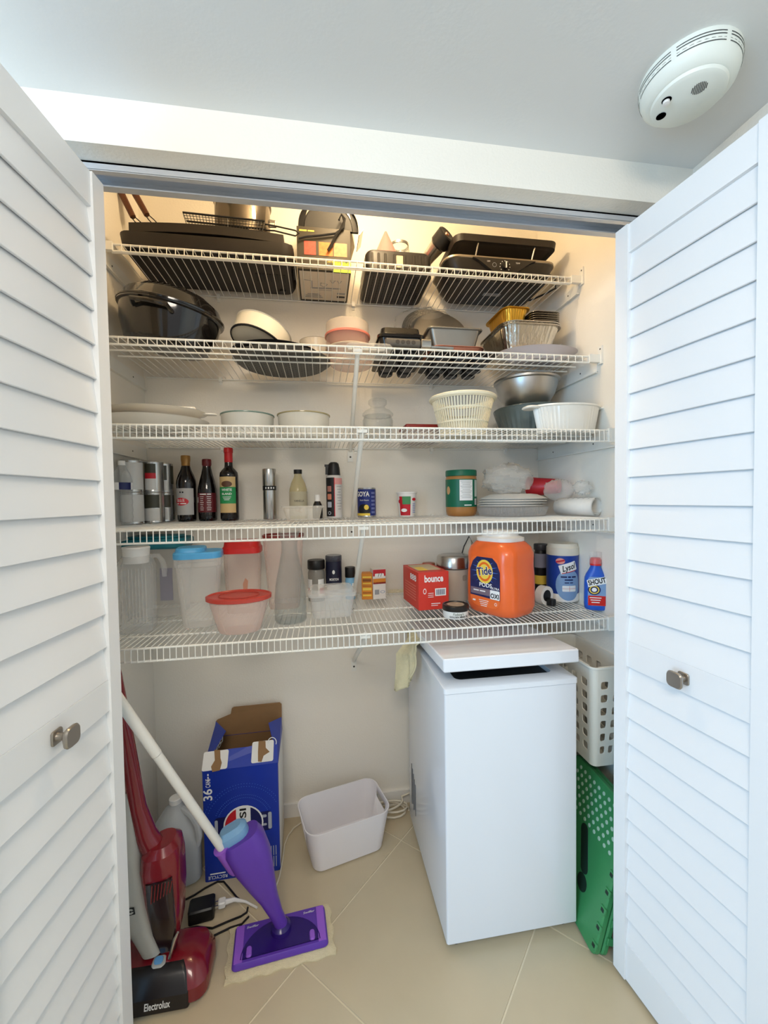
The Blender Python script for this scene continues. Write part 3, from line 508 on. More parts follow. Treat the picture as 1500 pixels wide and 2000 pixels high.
# ---------------------------------------------------------------- laundry basket and folding stool
bkm = M('basket_plastic', (230, 226, 214), 0.4, var=0.02)
bk = thing('laundry_basket', 'white perforated laundry basket wedged beside the freezer on the stool', 'basket', (1.5345, -0.415, 0.437))
mb = MB(); w0, d0, w1, d1, hh = 0.085, 0.23, 0.136, 0.30, 0.335; t = 0.003; n = 5
cols = []
def wallgrid(p00, p10, p01, p11, nu, nv, holes, inward):
    p00, p10, p01, p11 = map(Vector, (p00, p10, p01, p11)); nrm = (p10 - p00).cross(p01 - p00).normalized() * inward * t
    m = MB(); P = lambda u, v: p00 * (1 - u) * (1 - v) + p10 * u * (1 - v) + p01 * (1 - u) * v + p11 * u * v
    us = [0.0]; 
    for i in range(nu): c = (i + 0.5) / nu; us += [c - 0.30 / nu, c + 0.30 / nu]
    us.append(1.0); vs2 = [0.0]
    for j in range(nv): c = 0.10 + 0.78 * (j + 0.5) / nv; vs2 += [c - 0.78 * 0.31 / nv, c + 0.78 * 0.31 / nv]
    vs2.append(1.0)
    for a in range(len(us) - 1):
        for b in range(len(vs2) - 1):
            if a % 2 == 1 and b % 2 == 1:
                # rounded hole: ring of faces between the cell and a rounded opening
                u0, u1, v0, v1 = us[a], us[a + 1], vs2[b], vs2[b + 1]; k = 16; o_ = []; q = []
                for i in range(k):
                    an = 2 * math.pi * i / k + math.pi / 4; cx, cy = math.cos(an), math.sin(an); mxx = max(abs(cx), abs(cy)); ox, oy = cx / mxx, cy / mxx
                    se = (abs(cx) ** 5 + abs(cy) ** 5) ** (-0.2); ix, iy = cx * se, cy * se
                    o_.append(P((u0 + u1) / 2 + ox * (u1 - u0) / 2, (v0 + v1) / 2 + oy * (v1 - v0) / 2)); q.append(P((u0 + u1) / 2 + ix * (u1 - u0) / 2 * 0.97, (v0 + v1) / 2 + iy * (v1 - v0) / 2 * 0.97))
                rings = [o_, q, [p + nrm for p in q], [p + nrm for p in o_]]; m.loft([[tuple(p) for p in r] for r in rings], False, False)
            else:
                c = [P(us[a], vs2[b]), P(us[a + 1], vs2[b]), P(us[a + 1], vs2[b + 1]), P(us[a], vs2[b + 1])]
                m.add([tuple(p) for p in c] + [tuple(p + nrm) for p in c], [(0, 1, 2, 3), (7, 6, 5, 4)])
    return m
cr = 0.018
for sx, sy, wa, wb, nu in ((0, -1, 'x', 1, 2), (0, 1, 'x', 1, 2), (-1, 0, 'y', 1, 5), (1, 0, 'y', 1, 5)):
    if sx == 0: q = [(-w0 / 2 + cr, sy * d0 / 2, 0), (w0 / 2 - cr, sy * d0 / 2, 0), (-w1 / 2 + cr, sy * d1 / 2, hh), (w1 / 2 - cr, sy * d1 / 2, hh)]; inw = 1 if sy > 0 else -1
    else: q = [(sx * w0 / 2, -d0 / 2 + cr, 0), (sx * w0 / 2, d0 / 2 - cr, 0), (sx * w1 / 2, -d1 / 2 + cr, hh), (sx * w1 / 2, d1 / 2 - cr, hh)]; inw = -1 if sx > 0 else 1
    wallgrid(*q, nu, 6, True, inw).build('perforated_side', bkm, bk, 30)
for sx in (-1, 1):
    for sy in (-1, 1):
        arc = []
        for z, w_, d_ in ((0, w0, d0), (hh, w1, d1)):
            ro = [(sx * (w_ / 2 - cr + cr * math.cos(R_(a))), sy * (d_ / 2 - cr + cr * math.sin(R_(a))), z) for a in range(0, 91, 15)]
            ri = [(sx * (w_ / 2 - cr + (cr - t) * math.cos(R_(a))), sy * (d_ / 2 - cr + (cr - t) * math.sin(R_(a))), z) for a in range(90, -1, -15)]
            arc.append(ro + ri)
        MB().loft(arc).build('corner', bkm, bk, 40)
MB().loft([rr(w0, d0, cr, 0), rr(w0, d0, cr, t)]).build('bottom', bkm, bk)
MB().loft([rr(w1 + 0.008, d1 + 0.008, cr + .004, hh - 0.006), rr(w1 + 0.008, d1 + 0.008, cr + .004, hh), rr(w1 - 0.006, d1 - 0.006, cr - .003, hh), rr(w1 - 0.006, d1 - 0.006, cr - .003, hh - 0.006)], closed=True).build('rim', bkm, bk)
grn = M('stool_green', (62, 140, 86), 0.4, var=0.05); dgrn = M('stool_dark_recess', (24, 46, 36), 0.6); dotm = M('stool_pale_dots', (176, 204, 184), 0.6)
stl = thing('folding_stool', 'green folding step stool with pale grip dots leaning beside the freezer', 'stool', (1.398, -0.690, 0.0))
ev = Vector((math.sin(R_(16)), 0, math.cos(R_(16)))); eu = Vector((0.10, 0.995, 0)).normalized(); eu = (eu - ev * eu.dot(ev)).normalized(); en = eu.cross(ev)      # u back, v up, n towards +X or -X
if en.x > 0: en = -en
sb = basis((0, 0, 0.006), eu, ev, en)
SL, SH = 0.29, 0.415
mb = MB(); rbox(mb, SL, SH, 0.020, 0.02, 0.004, 0.0, sb @ T3(SL / 2, SH / 2, 0)); so_ = mb.build('top_half', grn, stl)
mb = MB(); rbox(mb, SL, SH - 0.004, 0.018, 0.02, 0.004, -0.021, sb @ T3(SL / 2, SH / 2, 0)); mb.build('folded_half', grn, stl)
mb = MB(); rbox(mb, 0.036, 0.13, 0.0012, 0.016, 0.0003, 0.0195, sb @ T3(0.135, 0.20, 0) @ RZ(-24)); mb.build('handle_slot', dgrn, so_)
MB().lathe([(0.024, 0.0195), (0.024, 0.0206), (1e-5, 0.0206)], 24, sb @ T3(0.11, 0.115, 0)).build('leg_recess', dgrn, so_)
for i in range(9):
    for j in range(7):
        u = 0.035 + 0.026 * i + 0.013 * (j % 2); v = 0.27 + 0.020 * j
        if u < SL - 0.01: MB().lathe([(0.006, 0.0198), (0.0055, 0.0212), (1e-5, 0.0214)], 10, sb @ T3(u, v, 0)).build('grip_dot', dotm, so_)
for k in range(8):
    v = 0.03 + 0.05 * k; mb = MB(); rbox(mb, 0.022, 0.020, 0.006, 0.004, 0.001, 0.017, sb @ T3(0.006, v, 0)); mb.build('hinge_knuckle', grn, so_)
    mb = MB(); rbox(mb, 0.012, 0.010, 0.0012, 0.002, 0.0003, 0.0226, sb @ T3(0.006, v, 0)); mb.build('hinge_recess', dgrn, so_)
    mb = MB(); rbox(mb, 0.016, 0.020, 0.018, 0.004, 0.001, -0.024, sb @ T3(0.002, v + 0.024, 0)); mb.build('hinge_knuckle', grn, stl)
# ---------------------------------------------------------------- lowest shelf: containers and cleaning goods
S5 = SZ[5] + 0.0005; S4 = SZ[4] + 0.0005
frost = clear('frosted_plastic', (244, 241, 236), 0.22, 0.3); clearp = clear('clear_plastic', (240, 240, 238), 0.12, 0.12); glassm = clear('thin_glass', (166, 174, 170), 0.07, 0.03)
pinkf = clear('pink_tinted_plastic', (246, 214, 200), 0.24, 0.25); skyb = M('sky_blue_lid', (86, 170, 222), 0.35); redl = M('red_lid', (206, 40, 36), 0.32); teal = M('teal_lid', (30, 120, 134), 0.4); dredl = clear('translucent_red_lid', (196, 70, 58), 0.85, 0.3)
def at(l, r, yb, Y, z): cx, w_ = span(l, r, yb, Y); return cx, w_
def zt(px, py, Y): return pY(px, py, Y).z
# pitcher
Y = -0.335; cx, w_ = at(232, 304, 1150, Y, S5); h = zt(268, 1085, Y) - S5
o = thing('pitcher', 'clear ribbed plastic pitcher with a white lid and curved handle', 'pitcher', (cx, Y, S5), R_(6))
mb = MB(); mb.loft([rr(w_ * .9, w_ * .85, .02, 0, 5), rr(w_ * .97, w_ * .9, .022, .006, 5), rr(w_, w_ * .93, .022, h * .86, 5), rr(w_ * .9, w_ * .84, .022, h * .93, 5), rr(w_ * .78, w_ * .72, .03, h, 5)]); mb.build('body', clear('pitcher_plastic', (226, 226, 224), 0.22, 0.1), o)
mb = MB()
for i in range(9): x = (i / 8 - .5) * w_ * .74; mb.box(x - .0014, x + .0014, -w_ * .468, -w_ * .455, .03, h * .84)
mb.build('rib_lines', frost, o, 0)
lidz = h; MB().lathe([(w_ * .36, lidz - .022), (w_ * .37, lidz), (w_ * .39, lidz + .022), (w_ * .40, lidz + .024), (w_ * .38, lidz + .028), (1e-5, lidz + .026)], 28).build('lid', white_pl, o)
MB().tube([(w_ * .36, 0, h * .985), (w_ * .62, 0, h * .99), (w_ * .76, 0, h * .9), (w_ * .80, 0, h * .78), (w_ * .79, 0, h * .70)], [.006, .007, .008, .008, .006], 10).build('handle', clearp, o)
# teal lidded tub
Y = -0.14; cx, w_ = at(228, 368, 1060, Y, S5); h = zt(300, 1062, Y) - S5
o = thing('cereal_container', 'tall clear food container with a wide teal lid behind the pitcher', 'container', (cx + .012, Y, S5))
mb = MB(); mb.loft([rr(w_ * .80, .13, .03, 0), rr(w_ * .84, .14, .03, .006), rr(w_ * .93, .155, .03, h)], True, False); mb.build('body', frost, o)
mb = MB(); rbox(mb, w_ * 1.0, .17, .034, .04, .006, h - .012); mb.build('lid', teal, o); mb = MB(); rbox(mb, w_ * .8, .12, .008, .03, .003, h + .0215); mb.build('lid_ridge', teal, o)
mb = MB(); mb.box(w_ * .16, w_ * .34, -.0775, -.0765, .06, .17); mb.build('paper_label', M('lilac_paper', (150, 148, 160), .8), o, 0)
# blue lidded container
Y = -0.315; cx, w_ = at(341, 436, 1100, Y, S5); h = zt(390, 1085, Y) - S5
o = thing('food_container', 'frosted food storage container with a sky-blue flip lid', 'container', (cx, Y, S5), R_(8))
mb = MB(); mb.loft([rr(w_ * .66, .08, .03, 0, 6), rr(w_ * .72, .09, .035, .008, 6), rr(w_ * .92, .115, .035, h - .03, 6), rr(w_ * .97, .12, .035, h - .028, 6), rr(w_ * .97, .12, .035, h, 6)], True, False); mb.build('body', frost, o)
mb = MB(); mb.loft([rr(w_ * 1.0, .124, .036, h - .004, 6), rr(w_ * 1.0, .124, .036, h + .012, 6), rr(w_ * .96, .118, .034, h + .016, 6)]); lo = mb.build('lid', skyb, o)
mb = MB(); mb.loft([rr(w_ * .62, .10, .03, h + .0155, 6, -w_ * .15), rr(w_ * .60, .096, .03, h + .026, 6, -w_ * .15), rr(w_ * .55, .09, .028, h + .029, 6, -w_ * .15)]); mb.build('pour_flap', skyb, lo)
# red lidded container
Y = -0.17; cx, w_ = at(437, 512, 1100, Y, S5); h = zt(473, 1076, Y) - S5
o = thing('food_container', 'frosted food storage container with a bright red pour lid', 'container', (cx, Y, S5))
mb = MB(); mb.loft([rr(w_ * .8, .085, .025, 0, 6), rr(w_ * .85, .09, .03, .008, 6), rr(w_ * .96, .105, .03, h, 6)], True, False); mb.build('body', pinkf, o)
mb = MB(); mb.loft([rr(w_, .11, .03, h - .004, 6), rr(w_, .11, .03, h + .014, 6), rr(w_ * .93, .10, .03, h + .02, 6), rr(w_ * .9, .09, .03, h + .036, 6), rr(w_ * .8, .08, .028, h + .04, 6)]); mb.build('lid', redl, o)
mb = MB(); mb.add([(.008, -.047, .075), (.02, -.047, .075), (.024, -.047, .115), (.015, -.047, .125), (.006, -.047, .105)], [(0, 1, 2, 3, 4)]); mb.build('sticker', M('orange_sticker', (196, 120, 70), .5), o, 0)
# container with amber-red rim
Y = -0.15; cx, w_ = at(505, 592, 1050, Y, S5); h = zt(545, 1046, Y) - S5
o = thing('food_container', 'tall clear container with a thin dark red rim behind the glass carafe', 'container', (cx + .008, Y + .008, S5)); w_ *= .93
mb = MB(); mb.loft([rr(w_ * .7, .09, .03, 0, 6), rr(w_ * .75, .10, .035, .008, 6), rr(w_ * .97, .13, .045, h, 6)], True, False); mb.build('body', pinkf, o)
MB().loft([rr(w_, .134, .046, h - .004, 6), rr(w_, .134, .046, h + .004, 6), rr(w_ * .94, .126, .044, h + .004, 6), rr(w_ * .94, .126, .044, h - .004, 6)], closed=True).build('rim', M('amber_red_rim', (128, 44, 34), .3), o)
# low bowl with red lid
Y = -0.375; cx, w_ = at(403, 531, 1165, Y, S5); h = zt(467, 1163, Y) - S5; r = w_ / 2
o = thing('food_bowl', 'low round frosted plastic bowl with a translucent red lid', 'bowl', (cx + .004, -.402, S5))
mb = MB(); vessel(mb, [(r * .62, 0), (r * .66, .006), (r * .82, h * .6), (r * .93, h)], .0015, 36, sy=.78); mb.build('bowl_body', clear('blush_plastic', (248, 222, 210), .24, .2), o)
MB().lathe([(r * .95, h - .004), (r, h - .002), (r, h + .008), (r * .95, h + .010), (r * .9, h + .006), (1e-5, h + .007)], 40, sy=.78).build('lid', dredl, o)
MB().tube([(r * .62 * math.cos(a * .209), r * .46 * math.sin(a * .209), h + .008) for a in range(30)], .0012, 5, closed=True).build('lid_ring', dredl, o)
# carafe
Y = -0.335; cx, w_ = at(536, 599, 1180, Y, S5); r = w_ / 2; h = zt(568, 1038, Y) - S5
o = thing('glass_carafe', 'clear glass carafe with a narrow neck and flared mouth', 'carafe', (cx, Y, S5))
prof = [(r * .92, 0), (r, .008), (r * 1.0, h * .26), (r * .92, h * .42), (r * .66, h * .64), (r * .52, h * .78), (r * .50, h * .86), (r * .58, h * .95), (r * .68, h)]
mb = MB(); vessel(mb, prof, .0022, 40); mb.build('carafe_body', glassm, o); MB().lathe([(1e-5, .0025), (r * .9, .003), (r * .93, .010), (r * .5, .013), (1e-5, .014)], 32).build('thick_base', clear('carafe_base_glass', (206, 212, 208), .15, .05), o)
# clear lidded box
Y = -0.28; cx, w_ = at(601, 694, 1180, Y, S5); h = zt(648, 1150, Y) - S5
o = thing('plastic_box', 'clear square plastic box with a snap lid in front of the spice jars', 'container', (cx, Y, S5), R_(3))
mb = MB(); tray(mb, w_ * .80, .10, w_ * .93, .118, h - .012, .022, .0015); mb.build('box_body', clear('box_plastic', (244, 244, 242), .16, .12), o)
mb = MB(); mb.loft([rr(w_, .128, .024, h - .014, 5), rr(w_, .128, .024, h - .006, 5), rr(w_ * .88, .112, .02, h - .004, 5), rr(w_ * .86, .11, .02, h + .008, 5)]); mb.build('lid', clear('box_lid_plastic', (246, 246, 244), .2, .12), o)
# spice jars
def jar(l, r_, yb, yt, Y, name, label, cat, bodym, capm, capfrac=.22, z=None):
    z = S5 if z is None else z; cx, w_ = at(l, r_, (yb + yt) / 2, Y, z); h = zt((l + r_) / 2, yt, Y) - z; r = w_ / 2; o = thing(name, label, cat, (cx, Y, z)); hc = h * (1 - capfrac)
    MB().lathe([(r * .9, 0), (r * .96, .003), (r * .96, hc * .88), (r * .86, hc * .97), (r * .82, hc)], 32).build('jar_body', bodym, o)
    MB().lathe([(r * .97, hc), (r, hc + .002), (r, h - .003), (r * .94, h), (1e-5, h - .001)], 32).build('cap', capm, o); return o, r * .96, hc, h
o, r, hc, h = jar(601, 635, 1170, 1093, -.075, 'spice_jar', 'grey spice jar with a black cap and a red and white label', 'jar', clear('grey_spice', (150, 146, 138), .8, .2), blackm)
band(MB(), r, hc * .15, hc * .7, -75, -30).build('label', wht, o); band(MB(), r, hc * .15, hc * .7, 12, 60).build('label', wht, o); band(MB(), r, hc * .25, hc * .42, 22, 60, .0008).build('label_stripe', redm, o); band(MB(), r, hc * .25, hc * .42, -75, -50, .0008).build('label_stripe', redm, o)
navy = M('salt_navy', (26, 28, 52), .4)
o, r, hc, h = jar(636, 668, 1170, 1084, -.075, 'salt_canister', 'round salt canister with a navy top and clear dome lid', 'canister', M('salt_white', (226, 224, 222), .5), clear('salt_cap', (70, 72, 84), .75, .1), .13)
band(MB(), r, hc * .42, hc, -180, 180, n=32).build('navy_band', navy, o); text('MORTON', .013, wht, o, wrap(r, hc * .55, 0, .001), bold=.02, width=.036); disc(wrap(r, hc * .74, -3, .001), .005, .008, wht, o, 'umbrella_mark'); bars([4], .012, navy, o, wrap(r, hc * .25, 0, .001), width=.03)
o, r, hc, h = jar(674, 694, 1170, 1107, -.075, 'seasoning_bottle', 'small pale blue bottle with a black cap beside the brace', 'bottle', M('pale_blue_label', (130, 186, 222), .45), blackm, .32)
quad(wrap(r, hc * .45, 35, .0006), .012, hc * .6, wht, o, 'barcode')
for k in range(5): quad(wrap(r, hc * .45, 35, .001), .009, .0015, ink, o, 'barcode_line', 0, -.012 + .006 * k, seg=2)
# two small cartons
def carton(A, B, dep, top, name, label, mat):
    A = pZ(*A, S5); B = pZ(*B, S5); d = B - A; w_ = d.length; rz = math.atan2(d.y, d.x); Yc = (A.y + B.y) / 2; h = pY(top[0], top[1], A.y).z - S5
    o = thing(name, label, 'box', (A + d / 2) + Vector((-math.sin(rz), math.cos(rz), 0)) * dep / 2, rz); o.location.z = S5
    mb = MB(); rbox(mb, w_, dep, h, .002, .0008); mb.build('box_body', mat, o, 20); return o, w_, dep, h
orm = M('orange_carton', (214, 134, 42), .5, var=.06); rwm = M('red_white_carton', (226, 222, 216), .5)
o, w_, d_, h = carton((706, 1171), (727, 1171), .045, (710, 1120), 'tea_box', 'small orange carton printed all over, standing by the shelf brace', orm); o.rotation_euler.z = R_(-8)
brn = M('brown_print', (140, 80, 30), .5); yel = M('yellow_print', (238, 206, 80), .5)
for k, (z, hh_) in enumerate(((.86, .06), (.74, .10), (.62, .04), (.52, .02), (.40, .10), (.26, .03), (.16, .06))): quad(front(-d_ / 2, h * z), w_ * .8, h * hh_, brn if k % 2 else yel, o, 'print_block')
o, w_, d_, h = carton((729, 1171), (754, 1169), .05, (742, 1112), 'medicine_box', 'tall red and white carton with orange band beside the orange carton', rwm)
for z, hh_, mm in ((.88, .22, redm), (.62, .14, orm), (.54, .06, M('dark_red_print', (140, 30, 30), .5))): quad(front(-d_ / 2, h * z), w_ * .98, h * hh_, mm, o, 'print_block')
quad(front(-d_ / 2, h * .80, 0, 0, .001), w_ * .7, h * .12, wht, o, 'white_panel', 0, 0, .004); text('11', .02, ink, o, front(-d_ / 2, h * .80, 0, 0, .0014), shear=.3)
quad(front(-d_ / 2, h * .24), w_ * .34, h * .16, greyp, o, 'print_block', -w_ * .2); disc(front(-d_ / 2, h * .24), w_ * .2, h * .05, silver, o, 'print_ring', w_ * .24, 0, r0=.6)
# dryer sheets
A = pZ(818, 1193, S5); B = pZ(877, 1188, S5); d = B - A; w_ = d.length; rz = math.atan2(d.y, d.x); dep = .185
bred = M('dryer_sheet_red', (210, 54, 40), .45, var=.04); h = pY(818, 1119, A.y).z - S5
o = thing('dryer_sheet_box', 'red dryer sheet box lying open-topped with white lettering', 'box', A + d / 2 + Vector((-math.sin(rz), math.cos(rz), 0)) * dep / 2, rz); o.location.z = S5
mb = MB(); rbox(mb, w_, dep, h, .002, .0008); mb.build('box_body', bred, o, 20)
text('bounce', .034, wht, o, front(-dep / 2, h * .82), bold=.03, width=w_ * .62)
quad(front(-dep / 2, h * .46, w_ * .22), w_ * .36, h * .20, wht, o, 'barcode')
for k in range(9): quad(front(-dep / 2, h * .46, w_ * .22, 0, .001), w_ * .018, h * .15, dblue, o, 'barcode_line', (k - 4) * w_ * .033, 0, seg=1)
disc(front(-dep / 2, h * .50, -w_ * .3), .006, .010, wht, o, 'print_mark', r0=.7)
for k in range(3): quad(front(-dep / 2, h * (.44 - .05 * k), -w_ * .10), w_ * .18, h * .014, wht, o, 'print_line', seg=1)
quad(front(-dep / 2, h * .16, w_ * .06), w_ * .3, h * .02, wht, o, 'print_line', seg=1); quad(front(-dep / 2, h * .11, w_ * .02), w_ * .22, h * .015, wht, o, 'print_line', seg=1)
lf = flat((-w_ / 2, 0, 0), (0, -1, 0), (0, 0, 1), .0007); lf2 = lambda u, v: (-w_ / 2 - .0008, -u, v)
text('888', .030, wht, o, lambda u, v: lf2(u + .035, v + h * .80), bold=.02, width=.07)
for k in range(6): quad(lambda u, v: lf2(u, v), .13, .004, M('pale_red_print', (226, 120, 104), .5), o, 'print_line', .0, h * (.60 - .075 * k), seg=1)
quad(lambda u, v: (u, v, h + .0006), w_ * .8, dep * .7, M('torn_card', (206, 190, 160), .7), o, 'torn_top', 0, .01, .008); quad(lambda u, v: (u, v, h + .001), w_ * .3, dep * .4, yel, o, 'printed_flap', -w_ * .2, -.02, .004)
# small amber jar lid behind
o, r, hc, h = jar(825, 850, 1160, 1099, -.07, 'amber_jar', 'small jar with a brown and gold lid behind the red box', 'jar', M('amber_jar_glass', (150, 96, 50), .2), M('brown_gold_lid', (160, 84, 44), .35), .25)
# thermos
Y = -.155; cx, w_ = at(852, 919, 1110, Y, S5); h = zt(885, 1083, Y) - S5; r = w_ / 2
o = thing('food_flask', 'wide beige vacuum food flask with a brushed steel lid', 'flask', (cx, Y, S5)); bei = M('beige_enamel', (190, 182, 168), .45)
MB().lathe([(r * .88, 0), (r * .92, .004), (r * .92, h * .68), (r * .86, h * .72)], 40).build('flask_body', bei, o); MB().lathe([(r * .90, h * .70), (r * .90, h * .725)], 40).build('seal_ring', blackm, o)
MB().lathe([(r * .97, h * .72), (r, h * .73), (r * .97, h * .95), (r * .90, h * .99), (r * .8, h), (1e-5, h)], 40).build('lid', steel, o); quad(wrap(r * .92, h * .52, 25, .0006), .022, .022, M('beige_mark', (160, 152, 138), .5), o, 'embossed_badge', 0, 0, .006)
# mink oil tin
A = pZ(890, 1211, S5); cx, w_ = at(863, 917, 1195, A.y + .04, S5); r = w_ / 2 * .97; h = zt(890, 1181, A.y + .03) - S5
o = thing('mink_oil_tub', 'squat white tub of leather oil with a black lid', 'tub', (cx, A.y + r * .95, S5))
MB().lathe([(r * .92, 0), (r * .95, .002), (r * .95, h * .62)], 36).build('tub_body', M('tub_white', (232, 230, 224), .45), o); MB().lathe([(r * .99, h * .58), (r, h * .60), (r, h * .96), (r * .96, h), (r * .86, h), (r * .84, h - .002), (1e-5, h - .002)], 36).build('lid', M('tub_lid_black', (30, 24, 22), .3), o)
disc(lambda u, v: (u, v, h - .0012), r * .66, r * .66, M('lid_print', (170, 150, 130), .6), o, 'lid_print')
text("Fiebing's", .012, M('green_print', (40, 70, 40), .5), o, wrap(r * .95, h * .40, -6, .0008), shear=.25, width=.036); text('GOLDEN MINK OIL', .008, ink, o, wrap(r * .95, h * .18, 0, .0008), bold=.02, width=.066)
# iron standing on its heel
ivory = M('iron_ivory', (216, 210, 196), .35); o = thing('clothes_iron', 'ivory clothes iron standing on its heel behind the detergent jug', 'iron', (1.262, -.075, S5), R_(-8))
prof = [(-.052, 0), (-.050, .07), (-.040, .13), (-.022, .19), (0, .232), (.022, .19), (.040, .13), (.050, .07), (.052, 0)]
k = len(prof); mk = lambda s_, y, dz=0.0: [(x * s_, y, z * (1 - dz)) for x, z in prof]
MB().loft([mk(1, .030), mk(1, .022)]).build('soleplate', blackm, o, 30); MB().loft([mk(.93, .022, .02), mk(.9, .0, .04), mk(.6, -.022, .16)]).build('iron_body', ivory, o, 40)
MB().tube([(0, -.012, .165), (0, -.05, .15), (0, -.062, .09), (0, -.045, .02)], [.014, .013, .014, .018], 12).build('handle', blackm, o); MB().lathe([(.020, 0), (.020, .008), (.012, .011), (1e-5, .011)], 24, T3(0, -.020, .125) @ RX(90)).build('steam_dial', blackm, o)
MB().tube([(0, -.0235, .17), (0, -.0215, .205)], .0012, 5).build('spray_line', dark, o)
# detergent jug
org = M('detergent_orange', (236, 104, 44), .28, var=.03, coat=.3); o = thing('detergent_jug', 'large orange laundry pod jug with a printed label and white cap', 'detergent', (1.262, -.362, S5), R_(-62))
dw, dd, h = .200, .165, .272
Z_ = [(0, .86, .80), (.006, .94, .90), (.03, 1, 1), (.10, 1.0, 1), (.135, .985, 1), (.165, .95, 1), (.19, .97, 1), (.205, .97, .99), (.225, .90, .93), (.240, .78, .80), (.246, .70, .72)]
MB().loft([rr(dw * a, dd * b, .045, z, 7) for z, a, b in Z_]).build('jug_body', org, o, 50)
MB().loft([rr(dw * .72, dd * .74, .04, .2445, 7), rr(dw * .72, dd * .74, .04, .256, 7), rr(dw * .56, dd * .6, .035, .262, 7), rr(dw * .54, dd * .58, .035, .278, 7), rr(dw * .50, dd * .54, .03, .281, 7)]).build('cap', white_pl, o, 50)
y_ = -dd / 2; lw = .124
quad(front(y_, .112, 0, 0, .0008), lw, .168, M('label_orange', (238, 112, 52), .35), o, 'label', 0, 0, .03); 
lbl = [(-lw / 2, .062), (lw / 2, .058), (lw / 2, .15), (lw / 2 - .012, .178), (lw / 2 - .03, .194), (-lw / 2 + .03, .194), (-lw / 2 + .012, .178), (-lw / 2, .15)]
f_ = front(y_, 0, 0, 0, .0012); MB().add([f_(*p) for p in lbl], [tuple(range(8))]).build('label_sky', M('label_starburst', (30, 38, 84), .35, var=.5, nscale=60), o, 0)
for k in range(14):
    a = 2 * math.pi * k / 14; f_ = front(y_, .146, 0, 0, .0014); x1, z1 = .058 * math.cos(a), .044 * math.sin(a); MB().add([f_(.03 * math.cos(a - .06), .03 * math.sin(a - .06)), f_(x1, z1), f_(.03 * math.cos(a + .06), .03 * math.sin(a + .06))], [(0, 1, 2)]).build('label_ray', lblue, o, 0)
for rr0, mm, of in ((.037, yel, .0017), (.030, M('logo_orange', (236, 110, 34), .4), .0020), (.023, yel, .0023)): disc(front(y_, .146, 0, 0, of), rr0 * .92, rr0 * 1.08, mm, o, 'logo_ring')
text('Tide', .036, wht, o, front(y_, .147, 0, 10, .0025), bold=.05, width=.064); text('Tide', .036, dblue, o, front(y_, .147, 0, 10, .0029), bold=.02, width=.062)
text('PODS', .019, wht, o, front(y_, .101, .004, 0, .0020), bold=.02, width=.052)
quad(front(y_, .078, -.016, 0, .0017), .086, .022, M('label_grey', (120, 104, 116), .4), o, 'label_band'); quad(front(y_, .074, .042, 0, .0021), .038, .030, wht, o, 'label_box', 0, 0, .003)
text('OXI', .021, ink, o, front(y_, .070, .042, 0, .0025), bold=.03, width=.033); text('ULTRA', .010, wht, o, front(y_, .095, .043, 0, .0022), bold=.02, width=.034)
bars([6, 6], .007, wht, o, front(y_, .080, -.022, 0, .0021), width=.05); bars([2], .010, wht, o, front(y_, .045, -.045, 0, .0016), width=.012)
for k in range(4): quad(front(y_, .049 - .006 * k, -.004, 0, .0016), .040 - .005 * k, .002, wht, o, 'print_line', 0, 0, seg=1)
disc(front(y_, .044, .045, 0, .0016), .005, .005, wht, o, 'print_mark', r0=.7)
# adhesive tape roll between jug and wipes
o = thing('tape_roll', 'white roll with a black core standing on edge beside the detergent jug', 'roll', (1.452, -.312, S5 + .034), R_(22))
vessel_ = MB(); vessel_.lathe([(.021, -.014), (.034, -.014), (.034, .014), (.021, .014)], 32, RX(90), c0=False, c1=False); vessel_.lathe([(.021, .014), (.021, -.014)], 32, RX(90), c0=False, c1=False); vessel_.build('roll', white_pl, o)
MB().lathe([(.0208, -.013), (.0208, .0135), (.012, .0138), (1e-5, .0138)], 28, RX(90)).build('core', blackm, o); mb = MB(); rbox(mb, .022, .03, .024, .006, .002, -.0338, T3(.006, -.026, 0)); mb.build('cutter', blackm, o)
# dark household bottle behind
o, r, hc, h = jar(1042, 1070, 1165, 1062, -.14, 'polish_can', 'dark can with a pale upper band behind the detergent jug', 'can', blackm, M('dark_grey_cap', (60, 60, 66), .4), .12)
band(MB(), r, hc * .60, hc * .92, -90, 90).build('pale_band', M('grey_violet_band', (150, 150, 166), .4), o); band(MB(), r, hc * .22, hc * .42, -90, 90).build('yellow_band', yel, o)
# wipes
Y = -.255; cx, w_ = at(1066, 1130, 1120, Y, S5); r = w_ / 2; h = zt(1100, 1060, Y) - S5
o = thing('wipes_canister', 'blue and white canister of disinfecting wipes', 'canister', (cx, Y, S5)); wb = M('wipes_blue', (28, 62, 150), .35, var=.1); lb2 = M('wipes_pale_blue', (128, 160, 200), .4, var=.12, nscale=20)
MB().lathe([(r * .96, 0), (r, .003), (r, .028), (r * .985, .03), (r * .985, h * .80), (r * .95, h * .82)], 40).build('canister_body', white_pl, o); MB().lathe([(r * .99, h * .80), (r * 1.0, h * .81), (r * .99, h * .93), (r * .93, h * .95), (r * .90, h), (1e-5, h)], 40).build('lid', M('wipes_lid', (228, 222, 206), .45), o)
band(MB(), r * .987, .030, h * .80, -180, 180, n=48).build('label', wb, o); a0 = -41
disc(wrap(r * .987, h * .30, a0 + 32, .001), .046, .058, lb2, o, 'label_splash', 0, 0, 30); q = wrap(r * .987, h * .60, a0 + 30, .0014, 18)
quad(q, .062, .034, wht, o, 'label_plate', 0, 0, .003); text('Lysol', .030, ink, o, wrap(r * .987, h * .60, a0 + 30, .0018, 18), bold=.02, shear=.35, width=.052); quad(wrap(r * .987, h * .525, a0 + 32, .0018, 14), .05, .003, redm, o, 'label_stripe')
